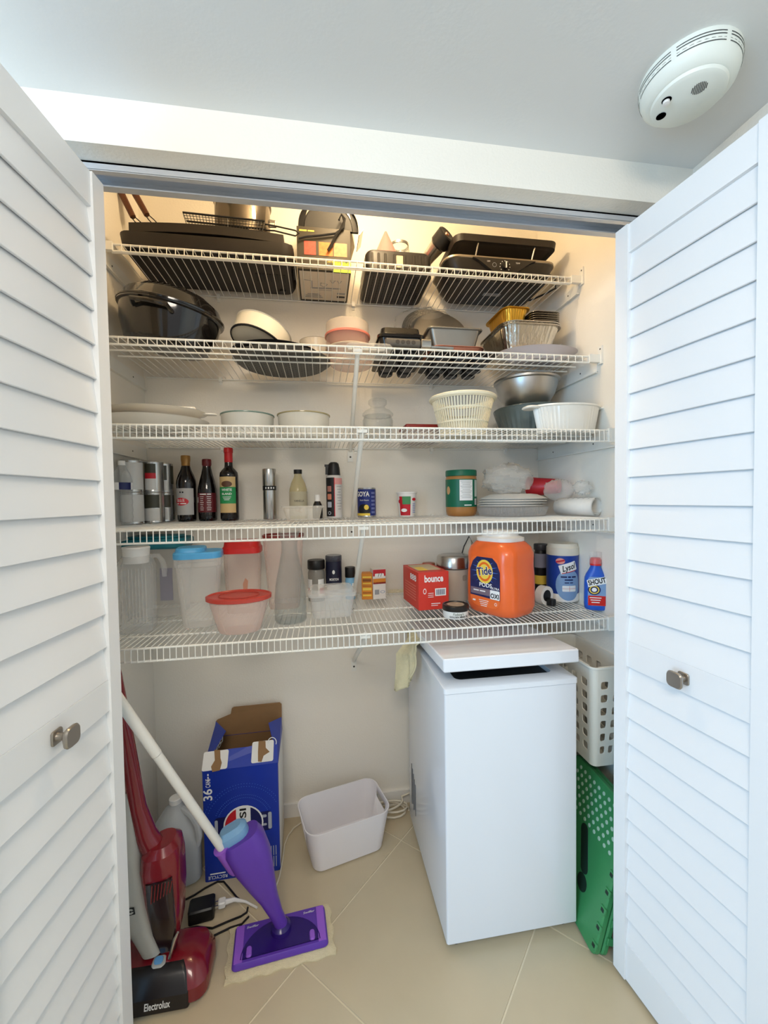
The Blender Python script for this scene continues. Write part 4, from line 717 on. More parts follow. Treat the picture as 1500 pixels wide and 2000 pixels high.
for k in range(3): bars(([6, 3, 5], [8], [4, 3])[k], .010 - .002 * k, dblue, o, wrap(r * .987, h * (.44 - .05 * k), a0 + 32, .0016), bold=.02, width=(.056, .03, .03)[k])
quad(wrap(r * .987, h * .24, a0 + 34, .0016), .05, .022, wht, o, 'label_panel', 0, 0, .003); quad(wrap(r * .987, h * .24, a0 + 34, .002), .048, .001, redm, o, 'panel_line'); quad(wrap(r * .987, h * .24, a0 + 34, .002), .001, .02, redm, o, 'panel_line', seg=2)
disc(wrap(r * .987, h * .71, a0 + 2, .0014), .016, .011, M('pink_burst', (226, 150, 140), .5), o, 'label_burst'); bars([3], .012, redm, o, wrap(r * .987, h * .71, a0 + 2, .0018, 15), bold=.02)
# stain remover
Y = -.405; cx, w_ = at(1139, 1187, 1150, Y, S5); h = zt(1162, 1078, Y) - S5; w_ *= .97
sb_ = M('stain_blue', (40, 92, 196), .3, var=.05); o = thing('stain_remover_bottle', 'blue stain remover bottle with a red cap beside the door', 'bottle', (cx, Y, S5), R_(-26))
sh = [(0, .86), (.004, .96), (.02, 1), (h * .40, .98), (h * .55, .95), (h * .62, .82), (h * .68, .62), (h * .74, .46), (h * .78, .44)]
MB().loft([rr(w_ * a, .044 * (a * .5 + .5), .02, z, 6) for z, a in sh]).build('bottle_body', sb_, o, 50); MB().lathe([(w_ * .25, h * .77), (w_ * .25, h * .86), (w_ * .20, h * .90), (1e-5, h * .90)], 24).build('cap', redl, o); MB().lathe([(w_ * .26, h * .80), (w_ * .26, h), (1e-5, h)], 24).build('overcap', clearp, o)
y_ = -.022; quad(front(y_, h * .33, 0, 0, .0012), w_ * .76, h * .50, lb2, o, 'label', 0, 0, .012); quad(front(y_, h * .17, 0, 0, .0016), w_ * .74, h * .17, redl, o, 'label_red'); 
for k, (rr0, mm) in enumerate(((.020, dblue), (.016, yel), (.012, dblue), (.008, wht))): disc(front(y_, h * .36, -.008, 0, .0016 + .0003 * k), rr0, rr0 * .9, mm, o, 'label_ring')
quad(front(y_, h * .50, 0, 14, .0030), w_ * .82, .024, wht, o, 'label_flash', 0, 0, .002); text('SHOUT', .024, ink, o, front(y_, h * .50, 0, 14, .0034), bold=.03, width=w_ * .76)
for k in range(3): quad(front(y_, h * (.22 - .04 * k), -.004, 0, .002), w_ * (.5 - .08 * k), .003, wht, o, 'print_line', seg=1)
# paper strip along the wall
o = MB().box(.925, 1.02, -.0105, -.0095, 0, .014).build('paper_strip', M('strip_paper', (216, 206, 176), .7, var=.3, nscale=120), None, 0, (0, -.004, S5)); tag(o, 'narrow patterned paper strip standing against the wall behind the red box', 'paper strip')
# ---------------------------------------------------------------- fourth shelf: bottles, cans and plates
def bottle(l, r_, yb, yt, Y, name, label, cat, prof, mat, capm, capprof, z=S4, smooth=45):
    cx, w_ = at(l, r_, (yb + yt) / 2, Y, z); h = zt((l + r_) / 2, yt, Y) - z; r = w_ / 2; o = thing(name, label, cat, (cx, Y, z))
    MB().lathe([(r * a, h * b) for a, b in prof], 36).build('bottle_body', mat, o, smooth); MB().lathe([(r * a, h * b) for a, b in capprof], 28).build('cap', capm, o); return o, r, h
soyg = M('dark_soy_glass', (14, 8, 8), .08, var=.1, coat=.5); lbs = M('label_silver', (176, 174, 172), .4); maroon = M('label_maroon', (96, 26, 32), .4)
o, r, h = bottle(219, 260, 1027, 900, -.275, 'water_bottle', 'clear plastic water bottle with a blue and white label and white cap', 'bottle', [(.86, 0), (.97, .03), (.92, .08), (.99, .12), (.93, .18), (.99, .24), (.93, .30), (.99, .36), (.94, .42), (1, .50), (1, .66), (.98, .70), (.80, .80), (.45, .90), (.34, .94)], clear('water_bottle_plastic', (222, 224, 224), .14, .05), white_pl, [(.36, .93), (.38, .94), (.38, .99), (.35, 1), (1e-5, 1)])
band(MB(), r, h * .55, h * .66, -180, 180, n=40).build('label', wht, o); band(MB(), r, h * .55, h * .66, 5, 75, .0008).build('label_blue', dblue, o)
# cans: two layers stacked
canm = M('can_tin', (186, 186, 184), .25, .85, var=.06); olive = M('can_olive_print', (56, 54, 40), .4); def_h = .105
def can(x, y, z, label, a, blocks, rad=.034, hh=def_h):
    o = thing('food_can', label, 'can', (x, y, z), R_(a), 'stacked food cans')
    MB().lathe([(rad * .97, 0), (rad, .002), (rad, .004), (rad * .975, .007), (rad * .975, hh - .007), (rad, hh - .004), (rad, hh - .002), (rad * .97, hh), (rad * .94, hh - .003), (1e-5, hh - .003)], 32).build('tin_body', canm, o)
    for z0, z1, a0, a1, mm in blocks: band(MB(), rad * .975, hh * z0, hh * z1, a0, a1, .0005, 20).build('label', mm, o)
    return o
paper = M('can_white_paper', (206, 204, 200), .4)
can(.0395, -.225, S4, 'food can with white label in the bottom layer, nearest the water bottle', 0, [(.08, .92, -120, 120, paper)])
can(.083, -.165, S4, 'food can with olive top label in the bottom layer of the stack', 10, [(.5, .92, -60, 40, olive), (.08, .48, -60, 40, paper)])
can(.090, -.093, S4, 'food can with dark label at the back of the bottom layer', 20, [(.5, .92, -50, 40, olive), (.08, .48, -40, 20, paper), (.08, .92, 60, 140, olive)])
can(.0395, -.225, S4 + def_h + .0004, 'food can with plain white label in the top layer beside the water bottle', 0, [(.08, .92, -120, 120, paper)])
can(.083, -.165, S4 + def_h + .0004, 'food can with olive and red label in the top layer of the stack', 5, [(.62, .92, -30, 30, olive), (.44, .62, -30, 30, redm), (.08, .44, -30, 30, paper)])
can(.090, -.093, S4 + def_h + .0004, 'food can with dark green label at the back of the top layer', 15, [(.42, .92, -45, 25, olive), (.08, .40, -45, 25, paper), (.3, .92, 50, 130, olive)])
o, r, h = bottle(344, 384, 1018, 890, -.09, 'soy_sauce_bottle', 'dark sauce bottle with a gold cap and silver label with red oval', 'bottle', [(.86, 0), (.94, .02), (.95, .08), (.97, .50), (1.0, .56), (.98, .62), (.80, .70), (.55, .78), (.44, .84), (.42, .86)], soyg, M('gold_foil_cap', (160, 120, 66), .35, .5), [(.43, .82), (.44, .85), (.44, .90), (.48, .93), (.48, .99), (.44, 1), (1e-5, 1)])
band(MB(), (r * .955, r * .97), h * .10, h * .50, -100, 60, .0008, 24).build('label', lbs, o); disc(wrap(r * .965, h * .30, -18, .0016), .026, .014, redm, o, 'label_oval'); text('\u91d1\u5c71\u738b', .013, wht, o, wrap(r * .965, h * .315, -20, .0021), bold=.01, width=.03); bars([3, 5], .006, wht, o, wrap(r * .965, h * .27, -18, .0021), width=.036); disc(wrap(r * .965, h * .44, -14, .0014), .003, .003, ink, o, 'label_mark', -.004); disc(wrap(r * .965, h * .44, -14, .0014), .003, .003, ink, o, 'label_mark', .005)
o, r, h = bottle(386, 424, 1016, 897, -.085, 'cooking_wine_bottle', 'dark round-shouldered bottle with a maroon cap and maroon label', 'bottle', [(.88, 0), (.96, .02), (.98, .10), (1.0, .40), (.98, .52), (.82, .64), (.60, .76), (.46, .86), (.44, .90)], soyg, M('maroon_cap', (96, 20, 26), .35), [(.44, .86), (.45, .89), (.50, .91), (.50, .98), (.46, 1), (1e-5, 1)])
band(MB(), r * .99, h * .14, h * .45, -75, 75, .0008, 24).build('label', maroon, o); bars([7, 4], .006, wht, o, wrap(r * .99, h * .43, 0, .0014), width=.04)
for k in range(8):
    for s_ in (-1, 1): quad(wrap(r * .99, h * (.39 - .03 * k), s_ * 22, .0013), .015 - .002 * (k % 3), .0016, wht, o, 'print_line')
quad(wrap(r * .99, h * .34, -62, .0013), .012, .02, wht, o, 'side_print')
o, r, h = bottle(429, 466, 1017, 875, -.105, 'vinegar_bottle', 'tall square-shouldered dark bottle with a red cap and green label', 'bottle', [(.90, 0), (.98, .015), (1, .04), (1, .62), (.96, .66), (.72, .70), (.48, .73), (.44, .76), (.42, .84)], soyg, M('bright_red_cap', (188, 30, 34), .35), [(.43, .80), (.45, .81), (.45, .93), (.50, .935), (.50, .985), (.46, 1), (1e-5, 1)])
tan = M('label_tan', (206, 176, 122), .5); gr2 = M('label_green', (34, 140, 78), .5)
band(MB(), r, h * .11, h * .60, -62, 52, .0007, 24).build('label', tan, o); band(MB(), r, h * .235, h * .46, -62, 52, .0012, 24).build('label_green', gr2, o); disc(wrap(r, h * .50, -5, .0016), .019, .011, M('label_brown', (92, 60, 40), .5), o, 'label_oval')
text('WHITE', .012, wht, o, wrap(r, h * .42, -5, .0018), bold=.02, width=.036); text('BLAND', .010, wht, o, wrap(r, h * .365, -5, .0018), bold=.02, width=.034)
for k in range(3): quad(wrap(r, h * (.325 - .02 * k), -5, .0018), .03 - .006 * k, .0018, wht, o, 'print_line')
# mill
o, r, h = bottle(513, 540, 1014, 916, -.07, 'pepper_mill', 'slim brushed steel pepper mill with a black band', 'pepper mill', [(.94, 0), (.97, .01), (.97, .58)], steel, steel, [(.98, .66), (1, .665), (1, .98), (.96, 1), (1e-5, 1)])
MB().lathe([(r * .99, h * .575), (r * .99, h * .665)], 32).build('black_band', blackm, o); bars([1, 1, 1, 1], .012, wht, o, wrap(r * .99, h * .62, 10, .0009), width=.034)
# vanilla
o, r, h = bottle(565, 600, 1009, 917, -.075, 'vanilla_bottle', 'round-shouldered clear bottle of vanilla with a black cap', 'bottle', [(.92, 0), (.98, .02), (1, .05), (1, .50), (.97, .60), (.80, .72), (.52, .82), (.42, .87), (.42, .93)], clear('vanilla_glass', (214, 196, 140), .5, .08), blackm, [(.46, .91), (.47, .92), (.47, .995), (1e-5, 1)])
band(MB(), r, h * .06, h * .55, -90, 90, .0006, 24).build('label', clear('vanilla_label', (206, 198, 172), .6, .4), o); text('VANILLA', .011, ink, o, wrap(r, h * .36, 8, .0012), width=.038); disc(wrap(r, h * .2, 8, .0012), .009, .009, brn, o, 'flower_print', -.006, 0, r0=.8); disc(wrap(r, h * .17, 8, .0012), .009, .009, brn, o, 'flower_print', .008, 0, r0=.8)
o, r, h = bottle(610, 630, 1008, 966, -.10, 'dropper_bottle', 'tiny dark bottle with a white cap behind the clear tub', 'bottle', [(.9, 0), (1, .03), (1, .50), (.6, .70), (.5, .74)], soyg, white_pl, [(.55, .72), (.55, .99), (1e-5, 1)])
# clear tub
Y = -.245; cx, w_ = at(549, 634, 1000, Y, S4); h = zt(592, 988, Y) - S4
o = thing('deli_tub', 'empty clear plastic tub in front of the vanilla bottle', 'tub', (cx, Y, S4)); mb = MB(); vessel(mb, [(w_ * .36, 0), (w_ * .38, .003), (w_ * .45, h * .85), (w_ * .5, h * .9), (w_ * .5, h)], .0012, 36, sy=.6); mb.build('tub_body', clear('tub_plastic', (238, 234, 224), .18, .1), o)
# air duster
o, r, h = bottle(637, 668, 1010, 903, -.065, 'air_duster_can', 'black and white spray duster can with a black trigger top', 'spray can', [(.95, 0), (.99, .01), (1, .02), (1, .70), (.94, .745), (.80, .765)], M('duster_white', (216, 214, 212), .4), blackm, [(.80, .755), (.82, .77), (.74, .90), (.62, .975), (.4, 1), (1e-5, 1)])
MB().box(-r * 1.05, -r * .45, -.008, .008, h * .78, h * .93).box(-r * 1.15, -r * .6, -.004, .004, h * .92, h * .96).build('trigger', blackm, o, 0)
band(MB(), r, h * .03, h * .72, -75, -2, .0008, 16).build('label_black', ink, o); band(MB(), r, h * .03, h * .72, -2, 3, .001, 4).build('label_stripe', redm, o); band(MB(), r, h * .60, h * .71, 3, 75, .0008, 12).build('label_pink', M('duster_pink', (226, 160, 156), .5), o)
for k, mm in enumerate((M('photo_grey_red', (176, 120, 110), .5), M('photo_salmon', (206, 130, 104), .5), silver)): quad(wrap(r, h * (.52 - .14 * k), -38, .0014), .018, h * .10, mm, o, 'label_photo', 0, 0, .002)
disc(wrap(r, h * .09, -38, .0014), .007, .007, silver, o, 'label_seal', r0=.6)
for k in range(9): quad(wrap(r, h * (.56 - .05 * k), 36, .0012), .022 - .004 * (k % 3), .002, greyp, o, 'print_line')
# beans can
o, r, h = bottle(698, 734, 1008, 953, -.065, 'bean_can', 'navy blue can of black beans with white lettering and yellow band', 'can', [(.97, 0), (1, .02), (1, .04), (.975, .06), (.975, .94), (1, .96), (1, .985)], canm, canm, [(.98, .98), (.98, 1), (.94, .985), (1e-5, .985)])
navy2 = M('can_navy', (26, 42, 120), .4); rb_ = r * .98; band(MB(), rb_, h * .06, h * .95, -180, 180, .0006, 40).build('label', navy2, o); text('GOYA', .026, wht, o, wrap(rb_, h * .78, -34, .0012), bold=.03, width=.056); disc(wrap(rb_, h * .26, -24, .0010), .026, .022, ink, o, 'beans_photo'); disc(wrap(rb_, h * .34, -8, .0014), .009, .010, yel, o, 'label_badge'); band(MB(), rb_, h * .06, h * .14, -100, 14, .0011, 20).build('yellow_band', yel, o); text('Black Beans', .008, wht, o, wrap(rb_, h * .58, -22, .0012), width=.036)
for k in range(6): quad(wrap(rb_, h * (.82 - .13 * k), 38, .0012), .018, h * .07, M('label_small_print', (110, 120, 176), .5), o, 'nutrition_print')
# cream cup
Y = -.075; cx, w_ = at(774, 815, 985, Y, S4); h = zt(795, 961, Y) - S4; r = w_ / 2
o = thing('cream_cup', 'white tapered plastic cup with a red and green picture label', 'cup', (cx, Y, S4)); MB().lathe([(r * .72, 0), (r * .74, .003), (r * .92, h * .93), (r, h * .94), (r, h), (1e-5, h)], 36).build('cup_body', white_pl, o)
band(MB(), (r * .745, r * .89), h * .05, h * .82, -62, 12, .0012, 16).build('label_picture', redm, o); band(MB(), (r * .83, r * .89), h * .50, h * .82, -40, 12, .0018, 12).build('label_meadow', M('meadow_green', (70, 140, 90), .5), o); disc(wrap(r * .84, h * .26, -30, .0016), .012, .007, wht, o, 'spoon_print'); disc(wrap(r * .88, h * .70, 36, .002), .010, .006, redm, o, 'logo_oval'); disc(wrap(r * .86, h * .62, -56, .0024), .009, .008, redm, o, 'logo_oval')
for k in range(6): quad(wrap(r * .84, h * (.52 - .07 * k), 36, .0022), .015, .0016, lblue, o, 'print_line')
# peanut butter
pbm = M('peanut_butter', (176, 124, 68), .3, var=.08); gr3 = M('pb_green', (16, 104, 76), .4)
Y = -.13; cx, w_ = at(870, 931, 965, Y, S4); h = zt(901, 919, Y) - S4; r = w_ / 2
o = thing('peanut_butter_jar', 'large peanut butter jar with a green lid and green label', 'jar', (cx, Y, S4)); MB().lathe([(r * .84, 0), (r * .94, .006), (r * .99, .02), (r * .99, h * .84), (r * .94, h * .87), (r * .92, h * .88)], 44).build('jar_body', pbm, o); MB().lathe([(r * .98, h * .87), (r, h * .875), (r, h * .98), (r * .97, h), (1e-5, h)], 44).build('lid', gr3, o)
band(MB(), r * .99, h * .20, h * .80, -180, 180, .0008, 48).build('label', gr3, o); quad(wrap(r * .99, h * .56, 0, .0014), r * .86, h * .44, wht, o, 'nutrition_panel')
for k in range(11): quad(wrap(r * .99, h * (.75 - .035 * k), 0, .0018), r * (.74 - .12 * (k % 3)), .0014, greyp, o, 'print_line')
quad(wrap(r * .99, h * .60, 48, .0013), r * .4, h * .36, M('pb_pale_panel', (196, 206, 198), .5), o, 'side_panel'); quad(wrap(r * .99, h * .31, 44, .0014), r * .26, h * .13, wht, o, 'barcode')
for k in range(5): quad(wrap(r * .99, h * .31, 44, .0018), .0016, h * .11, ink, o, 'barcode_line', (k - 2) * .005, 0, seg=1)
disc(wrap(r * .99, h * .56, -72, .0014), .010, .016, M('peanut_tan', (206, 160, 110), .5), o, 'peanut_picture'); quad(wrap(r * .99, h * .24, 6, .0013), .03, .004, wht, o, 'print_line')
# plates on a clear tray
bagm = clear('thin_plastic_bag', (240, 238, 232), .16, .15)
def crumple(name, label, cat, c, ax3, seed, mat=bagm, amp=.18, n=22, m=14, flatz=None, parent=None):
    rnd = random.Random(seed); ph = [(rnd.uniform(2, 6), rnd.uniform(2, 7), rnd.uniform(0, 6.3), rnd.uniform(.3, 1)) for _ in range(9)]; vv = []
    for j in range(m + 1):
        b = math.pi * j / m
        for i in range(n):
            a = 2 * math.pi * i / n; d = 1 + amp * sum(w * math.sin(p * a + q * b * 2 + s_) for p, q, s_, w in [(round(p), q, s_, w) for p, q, s_, w in ph]) / 3.2
            x, y, z = ax3[0] * d * math.sin(b) * math.cos(a), ax3[1] * d * math.sin(b) * math.sin(a), ax3[2] * d * math.cos(b)
            if flatz is not None: z = max(z, flatz)
            vv.append((x, y, z))
    mb = MB(); mb.add(vv, [(j * n + i, j * n + (i + 1) % n, (j + 1) * n + (i + 1) % n, (j + 1) * n + i) for j in range(m) for i in range(n)])
    o = mb.build(name, mat, parent, 50, c); return tag(o, label, cat) if parent is None else o
PC = Vector((1.386, -.195, S4)); rp = .125
o = thing('tray_base', 'shallow ribbed clear plastic tray under the paper plates', 'tray', PC); mb = MB(); vessel(mb, [(rp * .94, 0), (rp * .97, .003), (rp * 1.06, .034), (rp * 1.12, .036)], .0012, 48); mb.build('tray_body', clear('tray_plastic', (232, 228, 222), .2, .1), o)
mb = MB()
for k in range(60): a = 2 * math.pi * k / 60; mb.tube([(rp * .975 * math.cos(a), rp * .975 * math.sin(a), .004), (rp * 1.06 * math.cos(a), rp * 1.06 * math.sin(a), .033)], .0012, 4)
mb.build('tray_ribs', clearp, o)
platem = M('paper_plate_white', (230, 226, 218), .55); zz = S4 + .0372
for k, (rad, th) in enumerate(((.125, .020), (.128, .020), (.130, .018), (.128, .016))):
    o = MB(); o.lathe([(rad * .99, 0), (rad, .0016), (rad * .95, .004), (rad * .70, .017), (rad * .55, .0195), (1e-5, .0195), (1e-5, .018), (rad * .54, .018), (rad * .69, .0155), (rad * .94, .0025)], 48, c0=False, c1=False); ob = o.build('paper_plate', platem, None, 40, PC + Vector((.004 * k - .004, .003 * k, zz - S4))); zz += .0088 if k < 3 else 0.0
    tag(ob, ('white paper plate at the bottom of the pile on the clear tray', 'white paper plate second from the bottom of the pile', 'white paper plate third from the bottom of the pile', 'white paper plate on top of the pile under the bag')[k], 'plate', 'paper plates on the clear tray')
crumple('bread_bag', 'crumpled clear plastic bag with grey print on top of the plates', 'bag', (PC.x - .01, PC.y + .01, zz + .0765), (.098, .07, .058), 5, clear('printed_bag', (240, 236, 228), .24, .15), .2)
crumple('plastic_wrap', 'crumpled clear plastic wrap beside the paper plates', 'bag', (1.528, -.285, S4 + .094), (.055, .05, .040), 11)
crumple('plastic_wrap', 'small crumpled plastic bag end above the paper roll near the door', 'bag', (1.562, -.372, S4 + .1005), (.030, .030, .024), 17)
o = thing('red_cup', 'red plastic cup lying on its side behind the paper plates', 'cup', (1.538, -.165, S4 + .111), R_(40)); MB().lathe([(.026, -.06), (.028, -.058), (.040, .055), (.042, .056), (.042, .060), (.038, .060), (.026, -.05), (1e-5, -.05)], 32, RX(-90)).build('cup_body', M('red_cup_plastic', (190, 44, 52), .35), o); MB().lathe([(1e-5, -.0605), (.0255, -.0602)], 32, RX(-90)).build('cup_base', M('red_cup_base', (204, 58, 64), .35), o)
# roll
o = thing('paper_roll', 'rolled white paper with grey print lying at the shelf end', 'roll', (1.556, -.352, S4 + .033), R_(20)); mb = MB(); rl, ro_ = .075, .033
sp = [((ro_ - .006 * a / 9.4) * math.cos(a), (ro_ - .006 * a / 9.4) * math.sin(a)) for a in [i * .3 for i in range(40)]]; inn = [((ro_ - .0006 - .006 * a / 9.4) * math.cos(a), (ro_ - .0006 - .006 * a / 9.4) * math.sin(a)) for a in [i * .3 for i in range(39, -1, -1)]]
k = len(sp); mb.add([(x, -rl, z) for x, z in sp] + [(x, rl, z) for x, z in sp], [(i, i + 1, k + i + 1, k + i) for i in range(k - 1)]); ob = mb.build('paper_sheet', M('printed_white_paper', (226, 222, 214), .6, var=.06, nscale=80), o, 60); md = ob.modifiers.new('t', 'SOLIDIFY'); md.thickness = .0008
for k in range(5): MB().tube([((ro_ + .0004) * math.cos(a), -rl + .012 + .02 * k + .004 * a, (ro_ + .0004) * math.sin(a)) for a in [i * .35 for i in range(7)]], .0006, 4).build('print_line', greyp, o)
# ---------------------------------------------------------------- third shelf: dishes
S3 = SZ[3] + .0005; S2 = SZ[2] + .0005; S1 = SZ[1] + .0005
chinam = M('white_china', (234, 230, 220), .22, var=.01); grng = clear('green_glass_rim', (120, 150, 140), .7, .05); opal = clear('milk_glass', (226, 224, 214), .7, .12)
# platters
PL = Vector((.166, -.352, S3))
for k, (a, b, h, lab) in enumerate(((.150, .13, .034, 'large white oval platter at the bottom of the platter pile'), (.140, .12, .026, 'white oval platter with raised handles lying on the larger platter'))):
    mb = MB(); vessel(mb, [(.58, 0), (.66, .003), (.93, h * .9), (1.0, h)] if False else [(a * .6, 0), (a * .68, .003), (a * .94, h * .9), (a, h)], .003, 48, sy=b / a)
    o = thing('platter', lab, 'plate', PL + Vector((.006 * k, .0, .0335 * k)), R_(4), 'platters on the dish shelf'); mb.build('dish', chinam, o)
    if k: 
        for s_ in (-1, 1): mb = MB(); rbox(mb, .05, .03, .004, .012, .0015, h - .004, T3(s_ * (a + .004), 0, 0)); mb.build('lug_handle', chinam, o)
o = thing('glass_cover', 'flat clear glass lid resting on top of the white platters', 'lid', PL + Vector((.02, .0, .0605)), R_(10)); MB().lathe([(.118, 0), (.12, .002), (.115, .005), (.06, .010), (1e-5, .011)], 40, sy=.8).build('glass_disc', glassm, o); mb = MB(); rbox(mb, .05, .022, .010, .008, .003, .0095, T3(.07, -.02, -.004)); mb.build('white_grip', chinam, o)
for l, r_, lab, rm in ((430, 537, 'round milk-glass casserole dish with a green-tinted rim', grng), (541, 645, 'round milk-glass casserole dish with a pale gold rim', clear('gold_glass_rim', (176, 164, 120), .7, .05))):
    Y = -.20; cx, w_ = at(l, r_, 825, Y, S3); r = w_ / 2; h = zt((l + r_) / 2, 812, Y) - S3
    o = thing('casserole_dish', lab, 'dish', (cx, Y, S3), 0, 'milk-glass casserole dishes'); mb = MB(); vessel(mb, [(r * .78, 0), (r * .86, .006), (r * .96, h * .7), (r * .97, h - .004)], .004, 44); mb.build('dish_body', opal, o); MB().lathe([(r * .95, h - .005), (r, h - .003), (r, h), (r * .94, h + .001), (r * .92, h - .004)], 44, c0=False, c1=False).build('glass_rim', rm, o)
# glass candy jar
Y = -.17; cx, w_ = at(707, 768, 805, Y, S3); r = w_ / 2; h = zt(737, 781, Y) - S3
o = thing('glass_jar', 'small clear glass jar with a knobbed glass lid', 'jar', (cx, Y, S3)); mb = MB(); vessel(mb, [(r * .6, 0), (r * .7, .004), (r * .95, h * .34), (r * .98, h * .5), (r * .86, h * .62)], .003, 36); mb.build('jar_body', glassm, o)
MB().lathe([(r * .92, h * .60), (r, h * .63), (r * .98, h * .67), (r * .8, h * .74), (r * .5, h * .79), (r * .46, h * .84), (r * .60, h * .90), (r * .60, h * .97), (r * .52, h), (1e-5, h)], 36).build('lid', glassm, o)
# red box
Y = -.14; cx, w_ = at(785, 850, 848, Y, S3); o = thing('red_case', 'low clear case with a dark red lid behind the salad spinner', 'case', (cx, Y, S3)); mb = MB(); rbox(mb, w_, .13, .05, .008, .003); mb.build('case_body', clear('case_plastic', (196, 180, 172), .5, .15), o); mb = MB(); rbox(mb, w_ * 1.02, .134, .012, .008, .003, .0505); mb.build('lid', M('dark_red_lid', (140, 34, 26), .4), o)
# salad spinner basket
Y = -.30; cx, w_ = at(836, 969, 790, Y, S3); r = w_ / 2; h = (zt(902, 772, Y) - S3) * .93; spm = M('spinner_cream', (236, 228, 200), .4)
o = thing('salad_spinner', 'cream plastic salad spinner basket with vertical slots', 'colander', (cx, Y, S3)); rb0, rt0 = r * .64, r * .93
rad = lambda z: rb0 + (rt0 - rb0) * z / h
mb = MB(); mb.lathe([(1e-5, .0), (rb0, .0), (rb0 + .002, .008), (rb0 - .001, .008), (1e-5, .004)], 48); mb.build('basket_floor', spm, o)
for z0 in (.34, .66): z = h * z0; MB().lathe([(rad(z), z - .003), (rad(z) + .0012, z), (rad(z), z + .003), (rad(z) - .003, z)], 56, c0=False, c1=False).build('hoop', spm, o)
MB().lathe([(rt0 - .004, h * .90), (rt0, h * .89), (r * .99, h * .93), (r, h * .97), (r * .98, h), (rt0 - .002, h), (rt0 - .004, h * .90)], 56, c0=False, c1=False).build('rim', spm, o)
me = None
for k in range(64):
    if me is None: ob = MB().box(-.0019, .0019, -.0012, .0012, 0, 1).build('bar', spm, o, 0); me = ob.data; me.transform(Matrix(((1, 0, 0, 0), (0, 1, (rt0 - rb0) / 1.0, rb0 * 0), (0, 0, h * .90, .006), (0, 0, 0, 1))) if False else Matrix.Identity(4)); 
    else: ob = bpy.data.objects.new('bar', me); sc.collection.objects.link(ob); ob.parent = o
    a = 360 * k / 64; ob.matrix_local = RZ(a) @ T3(0, rb0 + .0005, .005) @ RX(-math.degrees(math.atan2(rt0 - rb0, h))) @ Matrix.Diagonal((1, 1, math.hypot(rt0 - rb0, h) * .89, 1))
MB().lathe([(1e-5, .0085), (r * .56, .0085), (r * .60, .012), (r * .60, h * .35), (r * .54, h * .35), (r * .5, .014), (1e-5, .012)], 36).build('inner_cup', M('spinner_inner', (226, 220, 200), .5), o)
# grey glass bowl with steel bowl inside, white ribbed dish
gg = M('grey_green_glass', (92, 104, 104), .2, var=.05, coat=.3)
Y = -.22; cx, w_ = at(964, 1150, 812, Y, S3); r = w_ / 2; h = zt(1040, 800, Y) - S3
cx, w_ = at(964, 1120, 812, Y, S3); r = w_ / 2
o = thing('ribbed_bowl', 'wide grey-green ribbed bowl with a flat cover under the steel mixing bowl', 'bowl', (cx, Y + .03, S3)); rc = r * .97; Yrb = Y + .03; hrb = h
nrb = 72; prof = [(.62, 0), (.68, .004), (.84, h * .5), (.97, h * .93), (1.0, h)]
rings = [[((rc * p + (.0016 * math.cos(math.pi * i) if 0 < j < 4 else 0)) * math.cos(2 * math.pi * i / nrb), (rc * p + (.0016 * math.cos(math.pi * i) if 0 < j < 4 else 0)) * math.sin(2 * math.pi * i / nrb), z) for i in range(nrb)] for j, (p, z) in enumerate(prof)]
rings += [[(rc * p * math.cos(2 * math.pi * i / nrb), rc * p * math.sin(2 * math.pi * i / nrb), z) for i in range(nrb)] for p, z in ((.965, h), (.8, h * .5), (.6, .006))]
MB().loft(rings).build('bowl_body', gg, o, 20); MB().lathe([(rc * .99, h + .0003), (rc, h + .002), (rc * .98, h + .005), (1e-5, h + .005)], 48).build('cover', gg, o)
Y2 = Yrb; cx2, w2 = at(960, 1090, 745, Y2, S3); r2 = w2 / 2; zb = S3 + hrb + .0055; h2 = min(zt(1025, 731, Y2), SZ[2] - .030) - zb
o = thing('mixing_bowl', 'brushed stainless steel mixing bowl standing on the covered grey bowl', 'bowl', (cx2 + .004, Y2, zb)); mb = MB(); vessel(mb, [(r2 * .40, 0), (r2 * .48, .003), (r2 * .70, h2 * .22), (r2 * .85, h2 * .50), (r2 * .93, h2 * .78), (r2 * .95, h2 * .90), (r2, h2 * .93), (r2, h2)], .0015, 56); mb.build('bowl_body', M('bowl_steel', (190, 187, 182), .36, 1.0, var=.05), o)
Y = -.397; cx, w_ = at(1033, 1188, 815, Y, S3); h = zt(1110, 795, Y) - S3; r = w_ / 2 * .99
wd_ = M('white_stoneware', (238, 235, 226), .25); o = thing('ribbed_baking_dish', 'white oval baking dish with fluted sides and end handles', 'dish', (cx - .012, Y, S3)); sy = .55; nrb = 96
rings = [[((r * p + fl_ * math.cos(math.pi * i)) * math.cos(2 * math.pi * i / nrb), sy * (r * p + fl_ * math.cos(math.pi * i)) * math.sin(2 * math.pi * i / nrb), z) for i in range(nrb)] for p, z, fl_ in ((.78, 0, 0), (.80, .004, .0018), (.93, h * .9, .0018), (.94, h * .92, 0), (1.0, h * .94, 0), (1.0, h, 0), (.93, h, 0), (.78, .006, 0))]
MB().loft(rings).build('dish_body', wd_, o, 20)
for s_ in (-1, 1): mb = MB(); rbox(mb, .05, .06, .008, .02, .003, h - .010, T3(s_ * (r + .006), 0, 0)); mb.build('lug_handle', wd_, o)
o = thing('cream_dish', 'cream rectangular dish behind the white fluted baking dish', 'dish', (1.515, -.205, S3)) if False else None
